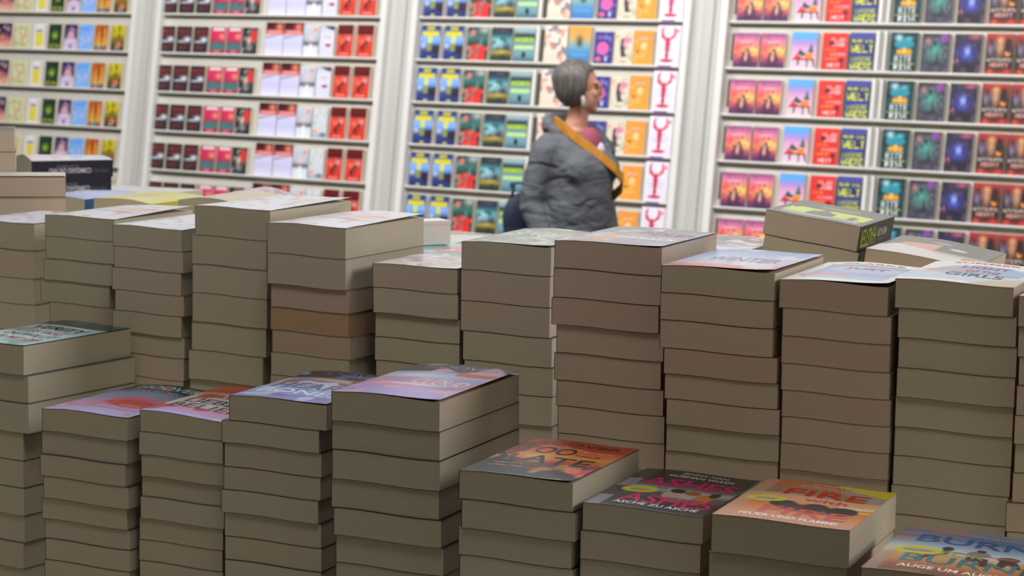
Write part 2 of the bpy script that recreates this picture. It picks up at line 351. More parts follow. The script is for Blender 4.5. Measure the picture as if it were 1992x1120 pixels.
A_MENGER = [('g', [(0, '2c2a2a'), (1, '343230')]), ('r', .08, .42, .92, .76, 'd4e83c'), ('n', 9, 3, 6, .66, '2c2a2a'), ('r', .1, .8, .9, .86, 'dcdcdc', .8), ('r', .3, .2, .7, .3, '8c9c34', .7)]
A_COCONUT = [('g', [(0, 'e0d8d8'), (.25, 'dcd4d0'), (.36, 'b0a8a6'), (.42, '3a383a'), (1, '3c3b3e')]), ('p', [(.1, .3), (.5, .35), (.5, .7), (.15, .62)], 'dc9c88'), ('p', [(.0, 0), (1, 0), (1, .3), (.6, .24), (.5, .34), (.1, .5), (0, .3)], 'e2dcdc'), ('e', .66, .6, .08, .05, 'd8d0cc'), ('e', .45, .78, .1, .03, 'c8a8a0'), ('r', .8, .2, 1, .34, 'dc8c74')]
A_SCRIPT = [('g', [(0, 'b4c0dc'), (.4, 'c0c4d8'), (.6, '6c4c58'), (.85, '8c7c88'), (1, 'c07c84')]), ('n', 7, 12, 6, .6, 'f0ecec', .9), ('n', 4, 8, 3, .7, 'a83c48', .7)]
A_TEALPINK = [('g', [(0, '6cb4b8'), (.6, '8cc4c8'), (1, 'a8ccd0')]), ('p', [(.5, .3), (1, .1), (1, 1), (.6, 1)], 'd8848c'), ('n', 6, 8, 5, .7, 'e8e4e0', .6)]
A_DARKGREEN = [('g', [(0, '1c4c1c'), (1, '245c24')])]
A_ORANGE = [('g', [(0, 'd8744c'), (1, 'e09070')]), ('n', 5, 8, 3, .6, 'f0c0a0', .6)]
A_PALEBLUE2 = [('g', [(0, 'd8e4f4'), (.4, 'e8ecf4'), (.7, 'f0e4e8'), (1, 'e8d4d8')]), ('n', 5, 6, 9, .62, 'e8b4b8', .6), ('n', 4, 5, 2, .65, 'b0ccf0', .6)]

P = PAGES
TABLE_Z = 0.962
ST = {
'F0': {"o": [-0.7214, 2.9], "yaw": -30.0, "w": 0.12, "l": 0.21, "rows": [[-0.0, 1.2879], [0.006, 1.2502], [0.0077, 1.2147], [-0.0031, 1.1758], [-0.0027, 1.1399], [-0.0014, 1.1047], [-0.0018, 1.0685], [-0.0031, 1.0334], [-0.0035, 0.9991]]},
'F1': {"o": [-0.5587, 2.665], "yaw": -24.0, "w": 0.121, "l": 0.205, "rows": [[-0.0, 1.2368], [-0.0018, 1.2099], [-0.0028, 1.1817], [0.0014, 1.1552], [-0.0018, 1.1285], [0.0016, 1.1031], [0.0029, 1.0793], [0.0019, 1.0534], [0.0016, 1.028]]},
'F2': {"o": [-0.434, 2.62], "yaw": -22.5, "w": 0.1131, "l": 0.205, "rows": [[0.0, 1.2452], [-0.0015, 1.2194], [0.0012, 1.192], [0.0011, 1.1662], [0.0003, 1.1421], [-0.0019, 1.1153], [-0.0027, 1.0898], [-0.0014, 1.0645], [-0.0022, 1.0389]]},
'F3': {"o": [-0.3208, 2.5501], "yaw": -22.5, "w": 0.125, "l": 0.205, "rows": [[0.0, 1.2756], [-0.0094, 1.2465], [-0.0066, 1.2203], [-0.0073, 1.1927], [-0.01, 1.166], [-0.0066, 1.139], [-0.0059, 1.1113], [-0.0052, 1.0841], [-0.0038, 1.0568]]},
'F4': {"o": [-0.1907, 2.3834], "yaw": -22.5, "w": 0.127, "l": 0.218, "rows": [[-0.0, 1.3093], [0.0002, 1.2776], [0.0017, 1.2468], [0.0004, 1.2148], [0.004, 1.1839], [0.0061, 1.1539], [0.006, 1.1239], [0.0059, 1.0926]]},
'F5': {"o": [-0.05, 2.2205], "yaw": -22.5, "w": 0.122, "l": 0.195, "rows": [[0.0, 1.2585], [0.0032, 1.2295], [-0.0003, 1.1999], [0.0012, 1.1723], [0.0027, 1.1448]]},
'F6': {"o": [0.0722, 2.1756], "yaw": -22.5, "w": 0.124, "l": 0.192, "rows": [[-0.0, 1.2372], [-0.0018, 1.2096], [-0.002, 1.1805], [-0.002, 1.1516]]},
'F7': {"o": [0.1897, 2.0701], "yaw": -22.5, "w": 0.132, "l": 0.185, "rows": [[0.0, 1.2509], [-0.002, 1.2147], [-0.0031, 1.1782]]},
'F8': {"o": [0.3098, 1.9421], "yaw": -22.5, "w": 0.132, "l": 0.185, "rows": [[0.0, 1.2332], [-0.0005, 1.2064]]},
'A0': {"o": [-0.8062, 3.3432], "yaw": -22.5, "w": 0.113, "l": 0.18, "rows": [[-0.0, 1.4016], [0.0007, 1.3617], [0.0002, 1.3205], [0.0027, 1.2821], [0.0032, 1.2423]]},
'A1': {"o": [-0.6526, 3.1444], "yaw": -24.0, "w": 0.115, "l": 0.2, "rows": [[-0.0, 1.4274], [0.0006, 1.3974], [-0.0037, 1.3664], [-0.0096, 1.3359], [0.0057, 1.305], [0.0029, 1.2772], [0.0026, 1.2502]]},
'A2': {"o": [-0.5421, 3.0471], "yaw": -25.0, "w": 0.1108, "l": 0.2, "rows": [[0.0, 1.424], [0.0023, 1.3948], [-0.0003, 1.366], [0.0045, 1.3357], [0.001, 1.3078], [0.005, 1.2792], [0.0049, 1.251], [0.0039, 1.2205]]},
'A3': {"o": [-0.4182, 2.97], "yaw": -25.0, "w": 0.1151, "l": 0.215, "rows": [[0.0, 1.4579], [-0.0053, 1.4189], [-0.0045, 1.3807], [-0.0046, 1.3424], [-0.0062, 1.3039], [-0.0103, 1.2657], [-0.0103, 1.2266]]},
'A4': {"o": [-0.315, 2.89], "yaw": -25.0, "w": 0.1153, "l": 0.215, "rows": [[0.0, 1.4436], [0.0009, 1.405], [0.0049, 1.3654], [0.0042, 1.3354], [0.0078, 1.3056], [0.006, 1.2767], [0.0061, 1.2472]]},
'A5': {"o": [-0.1768, 2.8533], "yaw": -22.5, "w": 0.118, "l": 0.185, "rows": [[-0.0, 1.3977], [0.0013, 1.3669], [0.0031, 1.3348], [0.0034, 1.3038], [0.0058, 1.2736], [0.0069, 1.2439]]},
'A6': {"o": [-0.0639, 2.8023], "yaw": -22.5, "w": 0.12, "l": 0.208, "rows": [[0.0, 1.4319], [-0.0006, 1.3965], [-0.0001, 1.3578], [0.004, 1.3201], [0.0059, 1.2836], [0.0057, 1.2472], [0.0063, 1.21]]},
'A7': {"o": [0.0468, 2.5223], "yaw": -22.5, "w": 0.127, "l": 0.2, "rows": [[0.0, 1.4615], [-0.0001, 1.4304], [-0.0018, 1.3976], [0.0041, 1.3665], [0.0017, 1.335], [0.0053, 1.3035], [0.0074, 1.2743], [0.008, 1.2431], [0.0087, 1.2119]]},
'A8': {"o": [0.1613, 2.4327], "yaw": -22.5, "w": 0.127, "l": 0.2, "rows": [[0.0, 1.445], [-0.0004, 1.4153], [0.0003, 1.3856], [0.0055, 1.355], [0.0068, 1.3269], [0.0095, 1.2994], [0.0096, 1.2711], [0.0089, 1.242], [0.0092, 1.2141]]},
'A9': {"o": [0.2834, 2.385], "yaw": -22.5, "w": 0.1172, "l": 0.2, "rows": [[0.0, 1.4366], [0.0043, 1.4063], [0.0046, 1.3766], [0.0055, 1.3474], [0.007, 1.3187], [0.0075, 1.2902], [0.007, 1.2618], [0.0064, 1.2332], [0.0064, 1.2047]]},
'A10': {"o": [0.3989, 2.34], "yaw": -22.5, "w": 0.1227, "l": 0.2, "rows": [[-0.0, 1.4446], [0.0041, 1.4138], [0.0055, 1.3828], [0.0053, 1.3511], [0.0044, 1.3203], [0.0045, 1.2887], [0.0042, 1.258], [0.0031, 1.2267], [0.0012, 1.1956]]},
'A11': {"o": [0.5077, 2.25], "yaw": -22.5, "w": 0.127, "l": 0.205, "rows": [[0.0, 1.4387], [0.0008, 1.4076], [0.0025, 1.377], [0.0017, 1.3482], [0.0009, 1.3178], [0.0019, 1.2884], [0.0012, 1.2588], [-0.0037, 1.2282]]},
'F9': {"o": [0.4341, 1.8906], "yaw": -22.5, "w": 0.125, "l": 0.19, "rows": [[0, 1.2372], [0, 1.2052]]}}
STEP_B, STEP_F = 1.165, 1.10
def S(k, desc, where, cover, pages, **kw):
    d = ST[k]
    base = (STEP_B if k[0] == 'A' else STEP_F if k in ('F5', 'F6', 'F7', 'F8', 'F9') else TABLE_Z) + .003
    stack(d['o'], d['yaw'], d['w'], d['l'], d['rows'], base, desc, where, cover, pages, **kw)

S('F0', 'mint cover with red and black lines', 'the front stack at left edge', CV('23484a'), [P[0], P[0], P[1]], art=A_MINT, titles=T_MINT, lift=(.0015, .001), bulge=.001, edge='23484a')
S('F1', 'blue and lilac cover with a red blossom', 'the blossom covered front stack', CV('2c3c48'), [P[0], P[0], P[2]], art=A_BLOSSOM, titles=T_BLOSSOM, lift=(.0012, .002), bulge=.004)
S('F2', 'white and red cover with dark lettering', 'the front stack between blossom and lavender', CV('5c5460'), [P[0], P[1], P[0]], art=A_REDWHITE, titles=T_REDWHITE, lift=(-.0005, .002), bulge=.001, sag=.003, edge='b49cd8')
S('F3', 'lavender cover with dark blue lettering', 'the front stack under blue lettering', CV('2c2830'), [P[0], P[1], P[0]], art=A_HEART, titles=T_HEART, lift=(.002, .002), bulge=.003)
S('F4', 'purple sky cover with a black band', 'the tallest front stack', CV('1c1a20'), [P[0], P[0], P[1]], art=A_SKY, titles=T_SKY, lift=(.003, .0045), bulge=.0035)
S('F5', 'orange sunset cover reading TOO LATE', 'the TOO LATE front stack', CV('241c1c'), [P[0], P[1]], art=A_LATE, titles=T_LATE, lift=(.0025, .001), bulge=.0015)
S('F6', 'dark cover with magenta lettering', 'the ASHES front stack', CV('303034'), [P[0], P[0]], art=A_ASHES, titles=T_ASHES, bulge=.001, edge='55555c')
S('F7', 'peach cover with red FIRE lettering', 'the FIRE front stack', CV('7c6050'), [P[0], P[0]], art=A_FIRE, titles=T_FIRE, bulge=.001, edge='d0987c')
S('F8', 'blue and orange cover with running figures', 'the lowest front stack', CV('6c4c3c'), [P[0]], art=A_BURN, titles=T_BURN, bulge=.001, edge='6c4c3c')
S('F9', 'dark green cover', 'the stack peeping in at the lower right corner', CV('1f4a1f'), [P[0]], art=A_DARKGREEN, edge='1f4a1f')
S('A0', 'plain pale cover', 'the back stack cut by the left edge', CV('5c504c'), [P[0], P[2], P[0], P[0]], art=A_WHITELINE, lift=(.001, .001))
S('A1', 'white cover with a small brown motif', 'the second back stack from left', CV('7c7464'), [P[1], P[0], P[0], P[0], P[2]], art=A_WHITERED, lift=(.001, .007), bulge=.002, edge='d8d4cc')
S('A2', 'white cover with faint red strokes', 'the third back stack from left', CV('7c6c60'), [P[0], P[2], P[2], P[2], P[0]], art=A_WHITELINE, lift=(.0, .002), bulge=.001, edge='d8d4cc')
S('A3', 'white curled cover above all its neighbours', 'the tallest back stack', CV('6c7064'), [P[0], P[0], P[1], P[0], P[1], P[0]], art=A_WHITELINE, lift=(.001, .005), bulge=.0015, edge='e4e2e4')
S('A4', 'white cover with orange and red marks', 'the back stack containing a tan book', CV('74706c'), [P[0], P[0], P[3], P[4], P[3], P[1]], art=A_WHITERED, lift=(.001, .005), bulge=.003, edge='e4e2e4')
S('A5', 'grey cover with rosy print', 'the low grey covered back stack', CV('2c2c30'), [P[2], P[1], P[0], P[0]], art=A_GREY, lift=(.0015, .002), bulge=.001)
S('A6', 'grey green cover with pale print', 'the grey green covered back stack', CV('24302c'), [P[1], P[2], P[2], P[0], P[0]], art=A_GREYGREEN, lift=(.0028, .001), bulge=.0025, titles=[('NACHT', .15, .5, .7, .2, ink('d8dccc'))])
S('A7', 'slate cover with an orange streak', 'the slate covered back stack', CV('302c34'), [P[2], P[2], P[3], P[2], P[2], P[3]], art=A_SLATE, lift=(.002, .001), bulge=.0018, titles=[('ADLER', .45, .6, .5, .16, ink('c85c6c')), ('OLSEN', .5, .32, .42, .12, WHITE)])
S('A8', 'pale blue cover with a red lower edge', 'the red edged back stack', CV('5c302c'), [P[0], P[2], P[2], P[3], P[2], P[2]], art=A_BLUESKY, lift=(.0045, .003), bulge=.002, edge='a83038', titles=[('WINTER', .2, .35, .65, .2, ink('9c8c9c'))])
S('A9', 'white framed cover with a blue scene', 'the back stack with framed cover', CV('8c7c6a'), [P[3], P[2], P[3], P[2]], art=[a for a in A_FRAME1 if len(a) > 1], lift=(.005, .002), bulge=.003, edge='2c3450',
  titles=[('JUST', .34, .58, .4, .12, ink('c84c5c')), ('CLARKE', .2, .88, .6, .05, ink('b8444c'))])
S('A10', 'white cover with blue ovals, red lettering', 'the back stack with oval cover', CV('6c6656'), [P[1], P[0], P[0], P[0]], art=A_FRAME2, lift=(-.001, .001), bulge=.002, edge='e8e6e4',
  titles=[('LIGHT', .34, .66, .42, .12, ink('b8404c')), ('OF THE', .42, .5, .3, .09, ink('b8404c')), ('GIRLS', .3, .3, .5, .13, ink('3c3440')), ('SUMMER', .2, .9, .6, .05, ink('b8444c'))])
S('A11', 'orange edged cover', 'the back stack cut by the right edge', CV('703c30'), [P[2], P[2], P[0]], art=A_ORANGE)

# ---- piles behind the two rows
EV = Vector((math.cos(R(-22.5)), math.sin(R(-22.5)), 0))
def back(p, w): return (p[0] - EV.x * w, p[1] - EV.y * w)
RZ1, RZ2, RZ3, RZ4 = 1.317, 1.360, 1.306, 1.296
E12 = Vector((math.cos(R(12)), math.sin(R(12)), 0))
stack((-.714 - E12.x * .2, 3.6 - E12.y * .2), 12, .12, .20, [(0, 1.448), (0, 1.417), (.001, 1.384), (0, 1.352), (0, RZ1)], RZ1, 'cream cover curling up', 'the cream covered pile, left edge', CV('8c7c70'), [P[3], P[2]], mode=270, art=A_CREAM, lift=(.002, .002), bulge=.0025, edge='5c4030')
stack((-.861 - E12.x * .2, 3.9 - E12.y * .2), 12, .12, .2, [(0, 1.508), (.0015, 1.469), (.0015, 1.434), (0, 1.4), (0, 1.36), (0, RZ1)], RZ1, 'dark cover seen edge on', 'the rearmost pile, top left corner', CV('2c2824'), [P[2]], mode=270, art=[('g', [(0, '4a4640'), (1, '4a4640')])], edge='2c2824')
stack(back((-.740, 3.9), .12), -22.5, .12, .19, [(0, 1.389), (.001, 1.352), (0, RZ1)], RZ1, 'pale blue cover and blue spine', 'the pile with a bright blue spine', CV('1c5c9c'), [P[0]], mode=180, art=A_PALEBLUE, bulge=.004, edge='8cace0')
stack((-.709, 3.80), -22.5, .11, .19, [(0, 1.397), (0, 1.36), (0, RZ1 + .006)], RZ1 + .006, 'yellow cover bowing to its spine', 'the pile with the yellow cover', CV('cfc83c'), [P[0]], mode=180, tilt=3, art=A_YELLOW, bulge=.004, edge='cfc83c')
stack((-.527, 3.55), -22.5, .12, .19, [(0, 1.419), (0, 1.385), (0, 1.35), (0, RZ1)], RZ1, 'pale grey cover with red script', 'the pile behind the tallest stack', CV('a8a4b0'), [P[0]], art=A_REDSCRIPT, bulge=.012, lift=(-.004, .0), edge='b4b0bc')
COMSP = [('COMMISSARIO GAETANO', .27, .28, .52, .30, ink('dcd8e0')), ('FABIO NOLA', .06, .30, .2, .2, ink('6c6474')), ('UND DER STUMME TOD', .42, .62, .28, .12, ink('8c8494'))]
stack((-1.088, 5.10), 32, .125, .195, [(0, 1.378), (-.004, 1.338), (-.004, RZ4)], RZ4, 'white cover and dark navy spine', 'the far pile of navy spines, upper left', CV('16142a'), [P[0]], mode=90, art=A_PALEBLUE2, bulge=.012, lift=(-.003, 0), edge='dcd8e4', spine=COMSP)
stack((.318, 2.88), -22.5, .125, .185, [(0, 1.464), (-.001, 1.4315), (0, 1.4), (0, RZ2 + .010)], RZ2 + .010, 'dark cover with lime lettering', 'the tilted lime lettered pile', CV('2e2b2c'), [P[2], P[0]], mode=180, tilt=8, art=A_MENGER, edge='2e2b2c',
      spine=[('HASTER', .52, .12, .44, .76, ink('c4cc28')), ('MENGER', .2, .4, .28, .32, ink('c8c4c4')), ('ROMAN', .3, .2, .16, .12, ink('8c8888'))])
stack((.425, 2.735), -22.5, .135, .2, [(0, 1.430), (0, 1.399), (0, RZ2 + .009)], RZ2 + .009, 'pink, white and grey cover sloping right', 'the sloping pile behind oval cover', CV('48464a'), [P[2]], tilt=7, art=A_COCONUT, bulge=.003, edge='2e2b2c')
stack((.190, 2.86), -22.5, .105, .19, [(0, 1.424), (0, 1.392), (0, RZ2)], RZ2, 'reddish cover with white script', 'the half hidden pile', CV('5c3c40'), [P[0]], art=A_SCRIPT, bulge=.002)
stack((-.215, 3.27), -22.5, .13, .19, [(0, 1.369), (0, 1.338), (0, RZ3)], RZ3, 'teal and pink cover', 'the teal covered pile', CV('5c8c90'), [P[0]], art=A_TEALPINK, bulge=.001)

# ---------------------------------------------------------------- display island carrying the piles
a = R(-22.5); E_ = Vector((math.cos(a), math.sin(a), 0)); G_ = Vector((-math.sin(a), math.cos(a), 0))
def island_mw(e, g, z): return Matrix.Translation(E_ * e + G_ * g + Vector((0, 0, z))) @ rotz(a)
tm = mat('table_board', 'b9b2a6', .5, noise=((30, 30, 30), 3, .04))
t = empty('display_table', island_mw(-1.4, 3.35, 0), 'large pale display table carrying all the piled paperbacks', 'table')
MB().box(-1.95, -1.52, .92, 1.95, 1.62, TABLE_Z - .001).obj('table_top', tm, t)
for x0, y0, x1, y1 in ((-1.85, -1.42, 1.85, -1.39), (-1.85, 1.49, 1.85, 1.52), (-1.85, -1.39, -1.82, 1.49), (1.82, -1.39, 1.85, 1.49)):
    MB().box(x0, y0, 0, x1, y1, .92).obj('side_panel', mat('table_side', 'a49c90', .6, noise=((30, 30, 30), 3, .04)), t)
for e0, e1, g0, g1, zt, lab in ((-2.75, -1.62, 3.02, 3.80, RZ1, 'white riser block under the cream, blue and yellow piles'), (-.96, -.40, 2.64, 3.06, RZ2, 'white riser block under the tilted piles at right'),
                           (-1.56, -1.22, 2.925, 3.24, RZ3, 'small white riser block under the teal covered pile'), (-3.15, -2.78, 4.1, 4.75, RZ4, 'white riser block under the navy spine pile'), (-2.05, -1.625, 2.63, 2.90, STEP_B, 'step under the leftmost back row stacks'),
                           (-1.62, -.965, 2.53, 2.80, STEP_B, 'long step under the middle back row stacks'), (-.93, -.25, 2.265, 2.56, STEP_B, 'long step under the right half of the back row stacks'), (-.91, -.19, 1.905, 2.225, STEP_F, 'low step under the four right front stacks')):
    ec, gc = (e0 + e1) / 2, (g0 + g1) / 2
    o = MB().box(e0 - ec, g0 - gc, 0, e1 - ec, g1 - gc, zt - TABLE_Z - .002).obj('display_riser', mat('riser_white', 'd8d4cc', .5, noise=((20, 20, 20), 2, .03)))
    o.matrix_world = island_mw(ec, gc, TABLE_Z); o['label'] = lab; o['category'] = 'riser'
bx = empty('card_box', Matrix.Translation((-.128, 3.398, 1.3705)) @ rotz(R(28)), 'small plain white card box behind the orange and red marked cover', 'box')
cw = mat('white_card', 'f2f0e8', .6, noise=((40, 40, 40), 2, .03))
MB().box(-.028, -.02, 0, .028, .02, .030).obj('box_body', cw, bx)
MB().box(-.0285, -.0205, .0301, .0285, .0205, .036).obj('lid', cw, bx)

# ---------------------------------------------------------------- room shell
D_WALL = 13.18357
T_ = Vector((math.cos(WY), -math.sin(WY), 0)); N_ = Vector((math.sin(WY), math.cos(WY), 0))
upv = Vector((0, 0, 1)) + N_ * math.tan(LEAN); UP = upv.normalized(); NIN = UP.cross(T_)
BASE = Vector((0, D_WALL, 0)) - N_ * (math.tan(LEAN) * CAMZ)
def wall_mw(s, y=0, zl=0):
    p = BASE + T_ * s + NIN * y + UP * zl
    return Matrix(((T_.x, NIN.x, UP.x, p.x), (T_.y, NIN.y, UP.y, p.y), (T_.z, NIN.z, UP.z, p.z), (0, 0, 0, 1)))
def struct(o): o['kind'] = 'structure'; return o
fl = struct(MB().box(-14, -3, -.1, 14, 24, 0).obj('floor', mat('carpet', '5d5a57', .95, noise=((60, 60, 60), 4, .15))))
ce = struct(MB().box(-14, 2.2, 4.6, 14, 24, 4.7).obj('ceiling', mat('ceiling_paint', 'a8a49c', .9, noise=((3, 3, 3), 2, .03))))
mw = Matrix(((T_.x, N_.x, 0, (BASE + N_ * .5).x), (T_.y, N_.y, 0, (BASE + N_ * .5).y), (0, 0, 1, 0), (0, 0, 0, 1)))
wb = struct(MB().box(-9, 0, 0, 9, .1, 4.6).obj('wall_back', mat('wall_paint', 'cfccc4', .8, noise=((3, 3, 3), 2, .03)))); wb.matrix_world = mw

# ---------------------------------------------------------------- wall of face-out paperbacks
ZK = lambda k: (1.72856 - .25 * k) / math.cos(LEAN)
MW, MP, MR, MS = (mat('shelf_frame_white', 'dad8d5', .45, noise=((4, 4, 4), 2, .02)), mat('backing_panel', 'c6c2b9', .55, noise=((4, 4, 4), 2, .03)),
                  mat('shelf_shade_taupe', '6a6354', .5, noise=((10, 10, 10), 2, .06)), mat('slot_dark_taupe', '5f584a', .7, noise=((10, 10, 10), 2, .06)))
MPOST = mat('post_grey', 'bcbab6', .45, noise=((12, 12, 1.5), 3, .05))
BAYS = [(-5.05, -2.99, 'leftmost bay of the book wall, bright covers in narrow columns'), (-2.815, -.93, 'second bay of the book wall, black, white and red covers'),
        (-.742, 1.178, 'bay of the book wall directly behind the standing woman'), (1.368, 3.75, 'rightmost bay of the book wall, sunset to black covers')]
HT = 2.95
for bi, (s0, s1, lab) in enumerate(BAYS):
    r = empty('wall_bookcase', wall_mw((s0 + s1) / 2), lab, 'bookcase', None)
    h = (s1 - s0) / 2
    MB().box(-h, .0245, .01, h, .06, HT).obj('back_panel', MP, r)
    for x in (-h, h - .042): MB().box(x, -.035, .01, x + .042, .0240, HT).obj('side_panel', MW, r)
    for k in range(-4, 7):
        z = ZK(k)
        if z < .05 or z > HT - .05: continue
        MB().box(-h + .043, -.011, z + .002, h - .043, .0240, z + .012).obj('shelf', MW, r)
        MB().box(-h + .043, -.009, z - .0065, h - .043, .0240, z + .0018).obj('shelf_shade_strip', MR, r)  # dark strip below the lip, colours in the shadow line under the shelf
        xs = [h - .070] if bi < 3 else [-h + .05, 2.347 - .075 - (s0 + s1) / 2]
        for x in xs:
            MB().box(x, .0235, z + .05, x + (.016 if (bi < 3 or x < -.5) else .04), .0240, z + .2).obj('slot', MS, r)
        if bi == 3:
            c = 2.326 - (s0 + s1) / 2
            MB().box(c - .03, -.014, z + .0125, c - .012, .0240, z + .222).obj('divider', MW, r)
            MB().box(c + .03 - .012, -.014, z + .0125, c + .03, .0240, z + .222).obj('divider', MW, r)
        if bi == 2:
            MB().box(.158 - .218, -.014, z + .0125, .158 - .218 + .02, .0240, z + .222).obj('divider', MW, r)
            MB().box(.158 - .218 + .021, .0, z + .0125, .158 - .218 + .03, .0240, z + .2).obj('slot', MS, r)
            MB().box(.985 - .218, -.0135, z - .010, 1.07 - .218, -.0115, z + .010).obj('shelf_label', mat('purple_label', '6a4a78', .5), r)
for i, (s0, s1) in enumerate(((-2.99, -2.815), (-.93, -.742), (1.178, 1.368))):
    o = struct(MB().box(.002, -.0, 0, .09, .06, HT).box(.09, -.028, 0, s1 - s0 - .05, .06, HT).box(s1 - s0 - .05, -.012, 0, s1 - s0 - .002, .06, HT).obj('trim_%d' % (i + 1), MPOST))
    o.matrix_world = wall_mw(s0)

